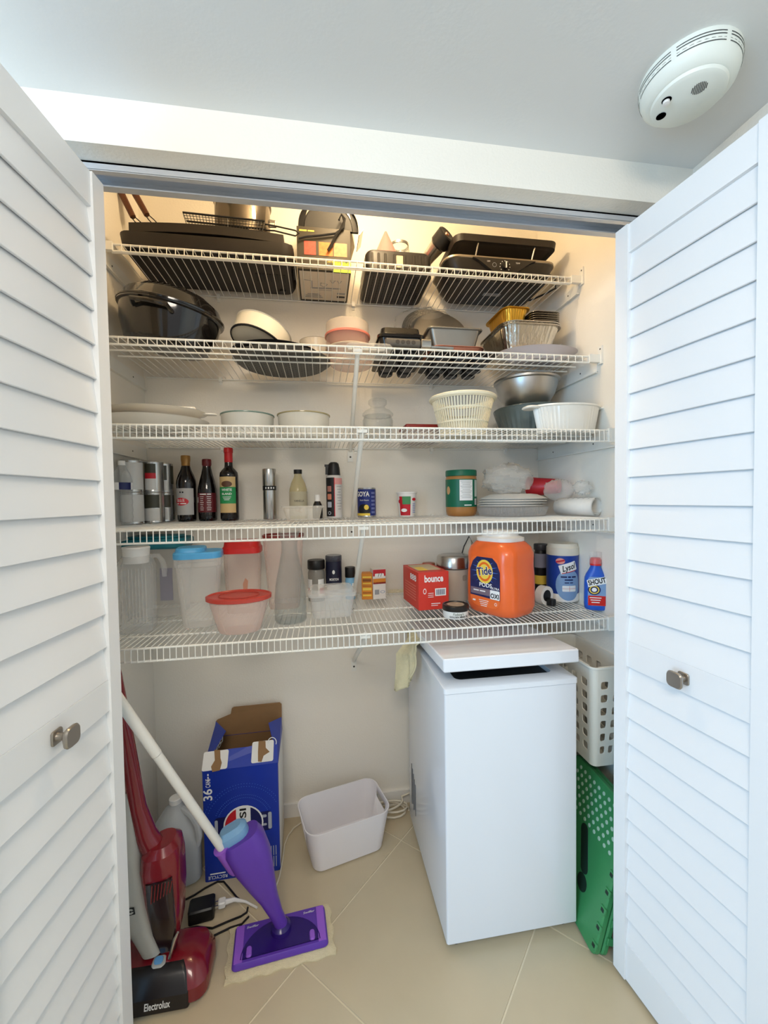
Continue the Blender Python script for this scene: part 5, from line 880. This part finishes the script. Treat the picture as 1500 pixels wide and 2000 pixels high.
# ---------------------------------------------------------------- second shelf: bakeware
enam = M('black_enamel', (20, 18, 17), .12, var=.2, nscale=90, coat=.5)
Y = -.235; o = thing('roasting_pan', 'large black enamel oval roaster with its lid on', 'roasting pan', (.180, -.240, S2), R_(-4)); a_, b_ = .158, .135; o.rotation_euler = (0, R_(10), R_(-4)); o.location = (.166, -.240, S2 + .0225)
mb = MB(); vessel(mb, [(a_ * .70, 0), (a_ * .80, .008), (a_ * .93, .06), (a_ * .97, .105), (a_ * 1.02, .108), (a_ * 1.02, .113)], .002, 52, sy=b_ / a_); mb.build('pan_body', enam, o)
MB().lathe([(a_ * 1.03, .1135), (a_ * 1.035, .118), (a_ * .99, .124), (a_ * .90, .150), (a_ * .70, .172), (a_ * .4, .182), (1e-5, .185)], 52, sy=b_ / a_).build('lid', enam, o)
MB().tube([(-.055, -b_ * .90, .080), (-.05, -b_ * 1.10, .088), (0, -b_ * 1.17, .088), (.05, -b_ * 1.10, .088), (.055, -b_ * .90, .080)], .007, 8).build('side_handle', enam, o); MB().tube([(-.035, 0, .184), (-.03, 0, .204), (.03, 0, .204), (.035, 0, .184)], .006, 8).build('lid_handle', enam, o)
nonst = M('nonstick_dark', (40, 40, 42), .4, .3, var=.1)
pzm = M('pan_grey_underside', (92, 90, 86), .45, .3)
o = thing('pizza_pan', 'round dark perforated pizza pan with a raised rim', 'pan', (.532, -.19, S2)); mb = MB(); vessel(mb, [(.150, 0), (.153, .002), (.163, .012), (.168, .013)], .0015, 56); mb.build('pan_body', pzm, o)
hm_ = MB()
for i in range(-13, 14):
    for j in range(-13, 14):
        x, y = i * .0105, j * .0105
        if math.hypot(x, y) < .14 and (i + j) % 2 == 0: hm_.add([(x + .0022 * math.cos(a * 1.047), y + .0022 * math.sin(a * 1.047), -.0002) for a in range(6)], [(5, 4, 3, 2, 1, 0)])
tag(hm_.build('perforations', M('pan_hole', (36, 35, 34), .8), o, 0), kind='stuff')
o = thing('pizza_pan', 'second dark pan with an upturned edge lying inside the pizza pan', 'pan', (.510, -.185, S2 + .0145)); mb = MB(); vessel(mb, [(.13, 0), (.133, .002), (.150, .018), (.155, .019)], .0015, 52); mb.build('pan_body', nonst, o)
o = thing('cake_pan', 'white round cake pan tilted on the dark pizza pan', 'pan', (.462, -.200, S2 + .090)); TT = RY(19) @ RX(-14); r = .096; mb = MB(); vessel(mb, [(r * .95, -.03), (r, -.028), (r, .026), (r * 1.03, .028)], .002, 44, T=TT); mb.build('pan_body', M('white_enamel', (232, 224, 204), .3), o); MB().lathe([(r * .97, -.0335), (r * 1.02, -.031), (r * 1.02, -.028), (r * .97, -.028)], 44, TT, c0=False, c1=False).build('dark_base', nonst, o)
# pale plastic boxes
pale = clear('pale_plastic', (236, 226, 208), .42, .2)
o = thing('round_container', 'stack end of pale round plastic container behind the pizza pan', 'container', (.650, -.090, S2 + .0345)); mb = MB(); vessel(mb, [(.048, 0), (.052, .003), (.062, .085), (.064, .087)], .0015, 36); mb.build('tub_body', pale, o)
Y = -.20; cx, w_ = at(632, 730, 690, Y, S2); zc = S2
o = thing('round_container', 'round frosted container under the pink-rimmed one', 'container', (cx + .008, Y, zc)); r = w_ / 2; mb = MB(); vessel(mb, [(r * .78, 0), (r * .84, .004), (r * .98, .050), (r, .052)], .0015, 40); mb.build('tub_body', pinkf, o); MB().lathe([(r * 1.01, .0522), (r * 1.02, .056), (r * .98, .0595), (1e-5, .059)], 40).build('lid', pale, o); zc += .060
o = thing('round_container', 'small round plastic container with a pink rim on top of the frosted one', 'container', (cx - .004, Y, zc)); r *= .86; h = zt(682, 634, Y) - zc; mb = MB(); mb.lathe([(r * .95, 0), (r, .004), (r * .98, h * .42), (r * 1.03, h * .44)], 40); mb.build('tub_body', pinkf, o); MB().lathe([(r * 1.05, h * .44), (r * 1.05, h * .52)], 40).build('pink_rim', M('pink_rim', (226, 130, 112), .35), o); MB().lathe([(r * 1.0, h * .52), (r * .98, h * .96), (r * .9, h), (1e-5, h)], 40).build('lid', pale, o)
o = thing('storage_bag', 'folded clear storage bag lying at the shelf front by the brace', 'bag', (.818, -.335, S2)); mb = MB(); rbox(mb, .15, .11, .018, .02, .006); mb.build('bag_body', bagm, o); mb = MB(); rbox(mb, .13, .012, .012, .004, .002, .018, T3(0, .02, 0)); mb.build('bag_seal', white_pl, o)
# muffin pans, black lidded box, knife handle
def muffin(x, y, z, nx_, ny_, lab):
    o = thing('muffin_pan', lab, 'pan', (x, y, z), R_(-3), 'muffin pans'); p = .072
    mb = MB(); w_, d_ = nx_ * p + .03, ny_ * p + .03; rbox(mb, w_, d_, .004, .015, .001, .030); mb.build('pan_top', nonst, o)
    for i in range(nx_):
        for j in range(ny_):
            MB().lathe([(.024, 0), (.026, .002), (.033, .0305)], 24, T3((i - (nx_ - 1) / 2) * p, (j - (ny_ - 1) / 2) * p, 0)).build('muffin_cup', nonst, o)
    return o
muffin(.945, -.175, S2, 2, 3, 'dark muffin pan seen from below beside the shelf brace')
muffin(1.170, -.175, S2, 3, 3, 'dark muffin pan seen from below under the steel pans')
o = thing('black_container', 'black rectangular lidded container on the muffin pan', 'container', (.942, -.205, S2 + .0345)); mb = MB(); mb.loft([rr(.13, .13, .02, 0, 5), rr(.15, .15, .02, .045, 5), rr(.165, .165, .022, .046, 5), rr(.165, .165, .022, .056, 5), rr(.14, .14, .02, .064, 5), rr(.135, .135, .02, .082, 5)]); mb.build('container_body', M('gloss_black', (18, 17, 17), .15, coat=.4), o)
o = thing('peeler_handle', 'grey ribbed utensil handle with a steel collar on the pan edge', 'utensil', (.99, -.335, S2 + .040), R_(2)); A = Vector((-.09, 0, -.004)); mb = MB(); rbox(mb, .026, .020, .12, .008, .004, 0, T3(-.115, 0, .0) @ RY(90)); hob = mb.build('grip', M('grey_rubber', (92, 88, 82), .6), o)
for k in range(4): MB().lathe([(.007, 0), (.0065, .001), (1e-5, .0012)], 14, T3(-.075 + .018 * k, -.0102, 0.0) @ RX(90)).build('finger_dimple', M('dark_rubber', (66, 62, 58), .7), hob)
mb = MB(); rbox(mb, .030, .024, .035, .006, .002, 0, T3(.006, 0, 0) @ RY(90)); mb.build('collar', steel, o); MB().box(.04, .12, -.006, .006, -.012, -.006).build('blade', steel, o, 0)
# steel pans
sg = M('grey_bakeware', (150, 146, 138), .35, .8, var=.05)
o = thing('copper_pan', 'shallow copper-coloured pan with a dark inside under the loaf pan', 'pan', (1.148, -.20, S2 + .0350)); mb = MB(); tray(mb, .17, .15, .19, .17, .020, .03, .002, .006); mb.build('pan_body', M('copper_coat', (196, 128, 104), .35, .5), o); mb = MB(); rbox(mb, .155, .135, .001, .03, .0003, .0022); mb.build('dark_liner', nonst, o)
o = thing('loaf_pan', 'grey steel loaf pan with a wire rim in front of the cake pan', 'pan', (1.137, -.225, S2 + .0575)); mb = MB(); tray(mb, .155, .09, .185, .115, .060, .014, .0015, .006); mb.build('pan_body', sg, o); MB().tube([(x, y, .061) for x, y, _ in rr(.199, .129, .02, n=4)], .003, 6, closed=True).build('wire_rim', sg, o)
zt_ = S2 + .0575 + .0655
tilt = RX(68)
o = thing('cake_pan', 'round steel cake pan tipped up on its edge on the loaf pan', 'pan', (1.128, -.112, S2 + .036 + .114)); r = .118; mb = MB(); vessel(mb, [(r * .93, .02), (r * .95, .018), (r, -.022), (r * 1.03, -.024)], .0015, 52, T=tilt); mb.build('pan_body', M('cake_pan_steel', (176, 172, 164), .34, .9, var=.05), o)
foil = M('crinkled_foil', (198, 194, 186), .22, 1.0, var=.1, bump=.7, bscale=120)
for k in range(4):
    o = MB(); vessel(o, [(.103, 0), (.106, .004), (.112, .016), (.118, .017)], .0008, 48, T=tilt); ob = o.build('foil_pan', foil, None, 40, (1.122 - .007 * k, -.096 + .008 * k, S2 + .036 + .122 + .0065 * k)); tag(ob, ('round foil pan directly above the steel cake pan', 'second round foil pan in the bagged stack', 'third round foil pan in the bagged stack', 'topmost round foil pan inside the plastic bag')[k], 'foil pan', 'bagged round foil pans')
crumple('plastic_bag', 'loose clear plastic bag around the stack of round foil pans', 'bag', (1.085, -.060, S2 + .215), (.13, .045, .072), 23, clear('loose_bag', (240, 236, 224), .08, .15), .14)
# foil roasting pans on the right
foil2 = M('bright_foil', (206, 202, 192), .25, 1.0, var=.15, nscale=60, bump=.9, bscale=90, stretch=(1, 1, .1)); gold = M('gold_foil', (206, 160, 60), .28, .9, var=.1, bump=.5, bscale=100, stretch=(1, 1, .2))
PF = Vector((1.405, -.215, S2)); 
o = thing('oval_platter', 'pale lilac oval plastic platter at the front edge of the shelf', 'plate', (1.440, -.285, S2 + .009)); mb = MB(); vessel(mb, [(.085, 0), (.09, .003), (.135, .030), (.145, .033)], .002, 52, sy=.78, T=RX(4)); mb.build('platter_body', M('lilac_white', (214, 206, 210), .35), o); 
o = thing('clear_platter', 'clear plastic platter lying on the lilac platter', 'plate', (1.425, -.245, S2 + .033)); mb = MB(); vessel(mb, [(.085, 0), (.09, .003), (.120, .014), (.124, .015)], .0012, 52, sy=.9); mb.build('platter_body', clearp, o)
def foilpan(name, lab, loc, w0, d0, w1, d1, h, mat, nfl=40, group=None, rz=0):
    o = thing(name, lab, 'foil pan', loc, rz, group); k = nfl * 2; base = rr(1, 1, .22, 0, 12); pts = [(x, y) for x, y, _ in base]; n_ = len(pts)
    def ring(w_, d_, z, fl_): return [(x * w_ * (1 + fl_ * (-1) ** i), y * d_ * (1 + fl_ * (-1) ** i), z) for i, (x, y) in enumerate(pts2)]
    pts2 = []
    for i in range(n_):
        a, b = pts[i], pts[(i + 1) % n_]; L_ = math.hypot(b[0] - a[0], b[1] - a[1]); m_ = max(1, int(L_ / .05))
        for q in range(m_): pts2.append((a[0] + (b[0] - a[0]) * q / m_, a[1] + (b[1] - a[1]) * q / m_))
    rings = [ring(w0, d0, 0, 0), ring(w0 * 1.01, d0 * 1.01, .003, .006), ring(w1, d1, h * .95, .006), ring(w1, d1, h, 0), ring(w1 + .016, d1 + .016, h + .001, 0), ring(w1 + .016, d1 + .016, h - .002, 0), ring(w1 - .001, d1 - .001, h - .002, 0), ring(w0 - .002, d0 - .002, .0015, 0)]
    MB().loft(rings).build('pan_body', mat, o, 15)
    MB().tube([(x * (w1 + .016), y * (d1 + .016), h) for x, y in pts2], .0016, 5, closed=True).build('rolled_rim', mat, o); return o
zf_ = S2 + .0500
foilpan('roasting_tray', 'deep crinkled foil roasting tray on the clear platter', (1.412, -.205, zf_), .17, .19, .215, .25, .078, foil2)
foilpan('roasting_tray', 'second foil roasting tray nested in the deep foil tray', (1.410, -.205, zf_ + .0085), .168, .188, .213, .248, .078, foil2)
z_ = zf_ + .0085 + .0805
mb = MB(); rbox(mb, .19, .22, .002, .02, .0005); ob = mb.build('foil_sheet', foil, None, 20, (1.412, -.205, z_)); tag(ob, 'flat foil sheet lid lying over the nested roasting trays', 'foil sheet')
for k in range(6):
    w_ = .105; mb = MB(); tray(mb, .07, .13, w_, .165, .012, .018, .0008, .006); ob = mb.build('foil_container', foil, None, 30, (1.478, -.205, z_ + .0025 + .0078 * k)); tag(ob, ('small rectangular foil tray at the bottom of the little stack', 'small rectangular foil tray second from the bottom', 'small rectangular foil tray third from the bottom', 'small rectangular foil tray third from the top', 'small rectangular foil tray second from the top', 'small rectangular foil tray on top of the little stack')[k], 'foil tray', 'small stacked foil trays')
foilpan('gold_foil_pan', 'gold foil loaf pan beside the stack of small foil trays', (1.375, -.185, z_ + .0025), .065, .13, .095, .165, .070, gold, rz=R_(2))
crumple('plastic_bag', 'crumpled clear bag tucked between the foil trays and the wall', 'bag', (1.563, -.205, S2 + .056), (.030, .06, .046), 31)
# ---------------------------------------------------------------- top shelf: grills and appliances
gbl = M('griddle_black', (34, 29, 25), .5, var=.12, nscale=50); gdk = M('griddle_under', (18, 17, 17), .55)
o = thing('electric_griddle', 'long black electric griddle with raised ends on the top shelf', 'griddle', (.313, -.158, S1)); GW, GD = .535, .265
mb = MB(); mb.loft([rr(GW * .95, GD * .92, .03, .004, 5), rr(GW * .985, GD * .97, .034, .02, 5), rr(GW, GD, .034, .050, 5)]); mb.build('base', gbl, o)
for sx in (-1, 1):
    for sy in (-1, 1): MB().lathe([(.012, 0), (.012, .005), (.009, .006)], 12, T3(sx * GW * .4, sy * GD * .36, 0)).build('foot', blackm, o)
def arch(x0, x1, z0, rise, th, y0, y1):
    n_ = 20; top = [(x0 + (x1 - x0) * i / n_, z0 + th + rise * (1 - (2 * i / n_ - 1) ** 2)) for i in range(n_ + 1)]; bot = [(x, z - th) for x, z in reversed(top)]; pl = top + bot; k = len(pl)
    return MB().add([(x, y0, z) for x, z in pl] + [(x, y1, z) for x, z in pl], [tuple(range(k)), tuple(range(2 * k - 1, k - 1, -1))] + [(i, k + i, k + (i + 1) % k, (i + 1) % k) for i in range(k)])
arch(-GW / 2 + .035, GW / 2 - .030, .050, .012, .028, -GD / 2 + .006, GD / 2 - .01).build('cooking_plate', gbl, o, 30)
for s_ in (-1, 1): mb = MB(); mb.loft([rr(.030, GD * .7, .01, .045, 4, s_ * (GW / 2 - .016)), rr(.026, GD * .66, .01, .072, 4, s_ * (GW / 2 - .017)), rr(.018, GD * .6, .008, .076, 4, s_ * (GW / 2 - .018))]); mb.build('end_handle', gbl, o)
mb = MB()
for k in range(9): mb.box(.13 + .012 * k, .137 + .012 * k, -.02, .03, .0025, .0041)
mb.build('vent_slots', gdk, o, 0); mb = MB(); rbox(mb, .012, .07, .035, .004, .002, .006, T3(GW / 2 - .001, -.02, 0)); mb.build('control_box', gdk, o)
# barbecue baskets lying on the griddle
G1 = S1 + .0905; wood = M('walnut_handle', (88, 48, 26), .5, var=.25, nscale=20, stretch=(1, 1, 12)); bw_ = M('black_wire', (20, 18, 17), .45)
Yh = -.16; o = thing('grill_tongs_basket', 'barbecue grate with two long dark wooden handles propped on the griddle', 'grill basket', (.12, Yh, G1 - .006)); lv = o.location.copy()
for k, (q0, q1) in enumerate((((236, 375), (260, 424)), ((262, 376), (287, 420)))):
    A = pY(*q0, Yh); B = pY(*q1, Yh); d = (B - A).normalized(); A = A - d * .06
    hob = MB().tube([A - lv, A + (B - A) * .5 - lv, B - lv], [.0085, .0105, .0095], 8).build('wooden_handle', wood, o, 30)
    for s_ in (-1, 1): MB().tube([B - lv + Vector((s_ * .006, 0, 0)), B - lv + Vector((.012 + s_ * .009, .004, -.012)), Vector((.03 + .03 * k + s_ * .008, .01, .003))], .002, 5).build('wire_shank', bw_, hob)
for k in range(6):
    x = B.x - lv.x + .004 + .011 * k; MB().tube([(x - .012, .0, .034 - .003 * k), (x, .004, .016 - .001 * k), (x + .002, .01, .003)], .0018, 5).build('wire_tine', bw_, o)
Yb = -.262; A = pY(357, 415, Yb); B = pY(517, 432, Yb); o = thing('wire_basket', 'shallow black wire mesh barbecue basket lying on the griddle', 'grill basket', ((A.x + B.x) / 2, Yb + .02, G1 + .0)); lv = o.location.copy()
hx_ = (B.x - A.x) / 2; zt2 = max(.03, (A.z + B.z) / 2 - lv.z); b0, b1 = -hx_ + .012, hx_ - .01
MB().tube([(-hx_, -.02, zt2 + .003), (hx_, -.02, zt2 - .003), (hx_, .022, zt2 - .003), (-hx_, .022, zt2 + .003)], .003, 6, closed=True).build('frame', bw_, o); MB().tube([(b0, -.018, .003), (b1, -.018, .003), (b1, .02, .003), (b0, .02, .003)], .0025, 6, closed=True).build('base_frame', bw_, o); mb = MB()
for k in range(0, 27):
    t = k / 26; mb.tube([(-hx_ + 2 * hx_ * t, -.02, zt2 + .003 - .006 * t), (b0 + (b1 - b0) * t, -.018, .003), (b0 + (b1 - b0) * t, .02, .003)], .0010, 4)
for k in range(1, 5): t = k / 5; mb.tube([(-hx_ + .012 * t, -.0195, zt2 * (1 - t) + .003), (hx_ - .01 * t, -.0195, zt2 * (1 - t))], .0010, 4)
mb.build('mesh', bw_, o); hq = pY(584, 456, Yb - .005) - lv
MB().tube([(hx_, -.01, zt2 - .006), (hx_ + .03, -.015, zt2 - .012), (hq.x - .012, -.02, hq.z + .012), (hq.x, -.02, hq.z + .004), (hq.x - .012, -.02, hq.z - .006), (hx_ + .03, -.015, zt2 - .028), (hx_, -.01, zt2 - .026)], .0024, 6).build('wire_handle', bw_, o)
# steel pot on the griddle
o = thing('stock_pot', 'shiny steel pot standing on the griddle behind the wire basket', 'pot', (.397, -.122, G1)); r = .098; h = pY(470, 388, -.15).z - G1
mb = MB(); vessel(mb, [(r * .93, 0), (r * .97, .006), (r * .97, h * .95), (r * 1.02, h * .97), (r * 1.02, h)], .002, 52); mb.build('pot_body', M('pot_steel_dark_reflection', (104, 97, 88), .12, .9, var=.3, nscale=8), o); MB().tube([(r * .95, 0, h * .72), (r * 1.16, 0, h * .72), (r * 1.16, 0, h * .62), (r * .95, 0, h * .62)], .005, 8).build('pot_handle', steel, o)  # pot steel coloured dark: the reflection of the dark closet is in its colour
# grinder box
box_d = M('box_dark_olive', (52, 46, 34), .5, var=.08); lime = M('lime_sticker', (168, 208, 50), .5); bwht = M('box_white', (216, 206, 190), .55)
bx0, bx1, by0, by1 = .591, .775, -.234, -.008; hb = pY(632, 445, by0).z - S1
o = thing('appliance_box', 'dark olive appliance box with food pictures and a white drawing underneath', 'box', ((bx0 + bx1) / 2, (by0 + by1) / 2, S1)); bw2, bd2 = bx1 - bx0, by1 - by0; mb = MB(); rbox(mb, bw2, bd2, hb, .002, .0008); mb.build('box_body', box_d, o, 20); y_ = -bd2 / 2
meat = M('photo_mince', (176, 70, 54), .5, var=.5, nscale=150); burg = M('photo_burger', (200, 120, 50), .5, var=.6, nscale=90); saus = M('photo_sausage', (206, 140, 96), .5, var=.5, nscale=70)
for x, w_, mm in ((-.048, .040, meat), (.006, .048, burg), (.056, .046, saus)): quad(front(y_, hb * .50, x, 0, .001), w_, hb * .32, mm, o, 'food_photo')
bars([7, 6], .009, yel, o, front(y_, hb * .90, -.058, 0, .001), width=.05); text('MAKE IT YOURS', .011, yel, o, front(y_, hb * .22, .045, 180, .001), bold=.01, width=.07); quad(front(y_, hb * .10, .06, 0, .001), .062, hb * .26, lime, o, 'price_sticker'); bars([5, 1], .009, ink, o, front(y_, hb * .11, .055, 180, .0015), width=.034)
bz = lambda u, v: (u, v, -.0004); quad(bz, bw2 * .94, bd2 * .90, bwht, o, 'printed_underside', 0, 0)
def und(pts, r=.0014): return MB().tube([(x, y, -.0012) for x, y in pts], r, 4, Matrix.Diagonal((1, 1, .12, 1)) @ T3(0, 0, -.004)).build('line_drawing', greyp, o)
und([(-.05, .01), (.06, .006)], .0045); und([(-.02, .022), (.03, .022), (.03, .01), (-.02, .01)], .002); und([(-.045, .008), (-.045, -.04), (-.075, -.045)], .0025); und([(.0, .0), (.012, -.022), (-.012, -.03), (-.014, -.012), (0, .0)], .0018); und([(.03, -.03), (.04, -.05), (.02, -.05), (.03, -.03)], .0015); und([(.055, -.03), (.062, -.05), (.046, -.05), (.055, -.03)], .0015)
for k in range(3): quad(lambda u, v: (u, v, -.0010), .07 - .012 * k, .006, greyp, o, 'print_line', -.04, .078 - .012 * k)
quad(lambda u, v: (u, v, -.0010), .032, .014, dark, o, 'print_block', .065, .068); quad(lambda u, v: (u, v, -.0010), .032, .012, greyp, o, 'print_block', .065, .042)
# domed steel appliance on the box
zb = S1 + hb + .0005; o = thing('domed_appliance', 'domed steel kitchen appliance with a black hollow lying on the appliance box', 'appliance', (.700, -.118, zb)); Tt = T3(.0, .02, .012) @ RX(-12)
hz = pY(645, 405, -.12).z - zb; n_ = 28
def hood(w_, h_, y, z0=0.0): return [(w_ * math.cos(math.pi * i / n_), y, z0 + h_ * math.sin(math.pi * i / n_) ** .8) for i in range(n_ + 1)]
MB().loft([hood(.082, hz * .78, -.10), hood(.098, hz * .92, -.02), hood(.090, hz * .80, .07)], True, True).build('steel_shell', M('satin_steel_warm', (188, 180, 164), .28, .9), o, 40)
MB().loft([hood(.104, hz * .70, -.106), hood(.104, hz * .72, -.096), hood(.084, hz * .60, -.1005), hood(.082, hz * .58, -.106)], False, False).build('black_trim', blackm, o, 40); MB().loft([hood(.083, hz * .60, -.1035), hood(.08, hz * .57, -.1015)]).build('dark_hollow', gdk, o, 40)
fl_ = MB(); fl_.box(-.012, .012, -.10, .0, -.002, .0, T3(.112, -.01, .0) @ RY(-52)); fl_.build('side_blade', steel, o, 0)
cz = [pY(x, y, by0 - .008) - o.location for x, y in ((668, 420), (674, 428), (671, 445), (655, 456), (625, 460), (598, 462), (583, 466))]; MB().tube(cz, .0036, 6).build('flex', blackm, o)
cz = [pY(x, y, by0 - .008) - o.location for x, y in ((662, 430), (667, 418), (672, 432), (664, 450), (655, 462), (648, 478), (641, 489))]; MB().tube(cz, [.0036, .0036, .0036, .004, .005, .006, .005], 6).build('plug_flex', blackm, o)
# ribbed case
cm = M('case_black', (38, 35, 32), .38, var=.08); x0, x1 = .826, 1.068; y0_, y1_ = -.238, -.012; hc_ = pY(778, 488, y0_).z - S1
o = thing('ribbed_case', 'black ribbed metal case with a silver latch on its front', 'case', ((x0 + x1) / 2, (y0_ + y1_) / 2, S1)); w_, d_ = x1 - x0, y1_ - y0_; mb = MB(); mb.loft([rr(w_ * .95, d_ * .95, .02, 0, 5), rr(w_, d_, .024, .006, 5), rr(w_ * .985, d_ * .98, .026, hc_ - .012, 5), rr(w_ * .95, d_ * .95, .03, hc_ - .002, 5), rr(w_ * .9, d_ * .9, .03, hc_, 5)]); mb.build('case_body', cm, o)
for k in (-4, -3, -2, 2, 3, 4): mb = MB(); rbox(mb, .009, hc_ * .62, .003, .004, .001, 0, T3(k * .0235 + (.004 if k > 0 else -.004), -d_ / 2 * .995, hc_ * .52) @ RX(90)); mb.build('rib', cm, o)
mb = MB(); rbox(mb, .046, hc_ * .66, .003, .006, .001, 0, T3(0, -d_ / 2 * .995, hc_ * .50) @ RX(90)); mb.build('latch_plate', cm, o); mb = MB(); rbox(mb, .026, hc_ * .5, .005, .004, .002, 0, T3(0, -d_ / 2 * .995 - .0015, hc_ * .50) @ RX(90)); mb.build('latch', M('latch_nickel', (196, 190, 170), .3, .8), o)
pm2 = MB()
for i in range(18):
    for j in range(10): x, y = (i - 8.5) * .012, (j - 4.5) * .019; pm2.box(x - .0022, x + .0022, y - .0065, y + .0065, -.0006, .0002)
tag(pm2.build('perforations', gdk, o, 0), kind='stuff')
# things on the case
zc = S1 + hc_ + .0005; a = pY(765, 490, -.15); b = pY(818, 490, -.15); t3 = pY(783, 452, -.15); o = MB(); hcn = max(.05, t3.z - zc); rcn = (b.x - a.x) / 2 + .006
o.lathe([(rcn, 0), (rcn * .5, hcn * .55), (.004, hcn), (1e-5, hcn)], 20); tag(o.build('pink_cone', clear('pink_cone_plastic', (226, 130, 126), .8, .4), None, 60, (.915, -.14, zc)), 'translucent pink cone standing on the black ribbed case', 'cone')
o = thing('glass_canister', 'clear glass canister with a steel clip ring on the ribbed case', 'canister', (.978, -.085, zc)); mb = MB(); vessel(mb, [(.036, 0), (.039, .004), (.040, .085), (.034, .100), (.034, .112)], .002, 32); mb.build('canister_body', glassm, o); MB().lathe([(.0345, .100), (.037, .101), (.037, .110), (.0345, .111)], 32, c0=False, c1=False).build('clip_ring', steel, o)
cc = pY(874, 456, -.185); o = thing('blender_motor', 'black and steel hand blender motor lying behind the tabletop grill', 'blender', (1.052, -.075, zc)); tg = cc - o.location; st_ = Vector((.0, .022, .026)); dirv = (tg - st_).normalized(); sv = dirv.cross(Vector((0, 0, 1))).normalized(); bt = basis(st_, sv, dirv.cross(sv), dirv); L_ = (tg - st_).length
MB().lathe([(.018, 0), (.022, .01), (.026, L_ * .5), (.030, L_ * .72)], 28, bt).build('steel_body', steel, o); MB().lathe([(.030, L_ * .70), (.036, L_ * .74), (.036, L_ - .004), (.032, L_), (.012, L_ - .003), (1e-5, L_ - .003)], 28, bt).build('motor_cap', blackm, o); MB().lathe([(.009, L_ - .003), (.008, L_ + .001), (1e-5, L_ + .001)], 16, bt).build('copper_contact', M('copper_contact', (196, 140, 110), .3, .8), o)
# table-top grill with tray
gx0, gx1, gy0, gy1 = 1.118, 1.545, -.252, -.035; gw, gd_ = gx1 - gx0, gy1 - gy0; hg = pY(1000, 505, gy0).z - S1
o = thing('tabletop_grill', 'black electric tabletop grill with a dial panel and tray on top', 'grill', ((gx0 + gx1) / 2, (gy0 + gy1) / 2, S1)); tg_ = M('grill_black', (26, 24, 23), .35, var=.1)
mb = MB(); mb.loft([rr(gw * .80, gd_ * .84, .04, .0, 6), rr(gw * .90, gd_ * .92, .05, hg * .25, 6), rr(gw * .98, gd_, .055, hg * .75, 6), rr(gw, gd_, .05, hg * .9, 6)]); mb.build('grill_body', tg_, o)
mb = MB(); mb.loft([rr(gw * 1.0, gd_ * 1.0, .05, hg * .895, 6), rr(gw * 1.02, gd_ * 1.02, .05, hg * .92, 6), rr(gw * 1.02, gd_ * 1.02, .05, hg, 6), rr(gw * .94, gd_ * .94, .05, hg, 6)]); mb.build('steel_rim', M('grill_rim', (150, 140, 124), .35, .7), o)
y_ = -gd_ / 2; n_ = 24; tp = [(-.12 + .24 * i / n_, hg * .88) for i in range(n_ + 1)]; bp_ = [(-.12 + .24 * i / n_, hg * (.86 - .72 * math.sin(math.pi * i / n_) ** 1.5)) for i in range(n_, -1, -1)]; pl = tp + bp_; k = len(pl)
MB().add([(x, y_ - .010, z) for x, z in pl] + [(x, y_ + .02, z) for x, z in pl], [tuple(range(k)), tuple(range(2 * k - 1, k - 1, -1))] + [(i, k + i, k + (i + 1) % k, (i + 1) % k) for i in range(k)]).build('control_panel', M('panel_black', (40, 37, 34), .45), o, 30)
kb = MB().lathe([(.013, 0), (.012, .010), (1e-5, .011)], 24, T3(0, y_ - .010, hg * .55) @ RX(90)).build('dial', blackm, o); MB().box(-.0015, .0015, y_ - .024, y_ - .019, hg * .55 - .011, hg * .55 + .011).build('dial_pointer', wht, kb, 0)
for k in range(9): a = R_(-130 + 260 * k / 8 + 90); quad(front(y_ - .010, hg * .55 + .019 * math.sin(a), .019 * math.cos(a), 0, .0008), .003, .003, wht, o, 'dial_mark', seg=1)
text('OFF', .007, wht, o, front(y_ - .010, hg * .72, -.062, 0, .0008)); text('TEMP', .007, wht, o, front(y_ - .010, hg * .72, .050, 0, .0008)); disc(front(y_ - .010, hg * .58, -.040, 0, .0008), .008, .008, greyp, o, 'switch_ring', r0=.8)
zt3 = pY(1000, 474, gy0 - .01).z - S1; mb = MB(); mb.loft([rr(gw * a_ * .93, gd_ * b_, r_, zt3 + z_, 5, .016) for a_, b_, r_, z_ in ((.90, .85, .02, 0), (.92, .88, .022, -.002), (.99, 1.04, .03, -.001), (1.01, 1.06, .032, .022), (.98, 1.02, .03, .025))]); mb.build('tray', gbl, o)
for x in (-.10, .12): MB().tube([(x, y_ + .03, hg - .004), (x + .006, y_ + .006, zt3 + .002)], .0028, 6).build('tray_leg', steel, o)
for x in (-.16, .16): MB().tube([(x, gd_ / 2 - .03, hg - .004), (x, gd_ / 2 - .03, zt3 + .002)], .0028, 6).build('tray_leg', steel, o)
MB().tube([(gw / 2 - .02, y_ + .05, hg * .8), (gw / 2 + .016, y_ + .045, hg * .6), (gw / 2 + .022, y_ + .05, .01), (gw / 2 + .0, y_ + .09, .006), (gw / 2 - .03, y_ + .14, .005), (gw / 2 - .10, y_ + .18, .005)], .0035, 6).build('power_cord', blackm, o); mb = MB(); rbox(mb, .07, .022, .0008, .003, .0002, -.0008); mb.build('rating_plate', greyp, o)
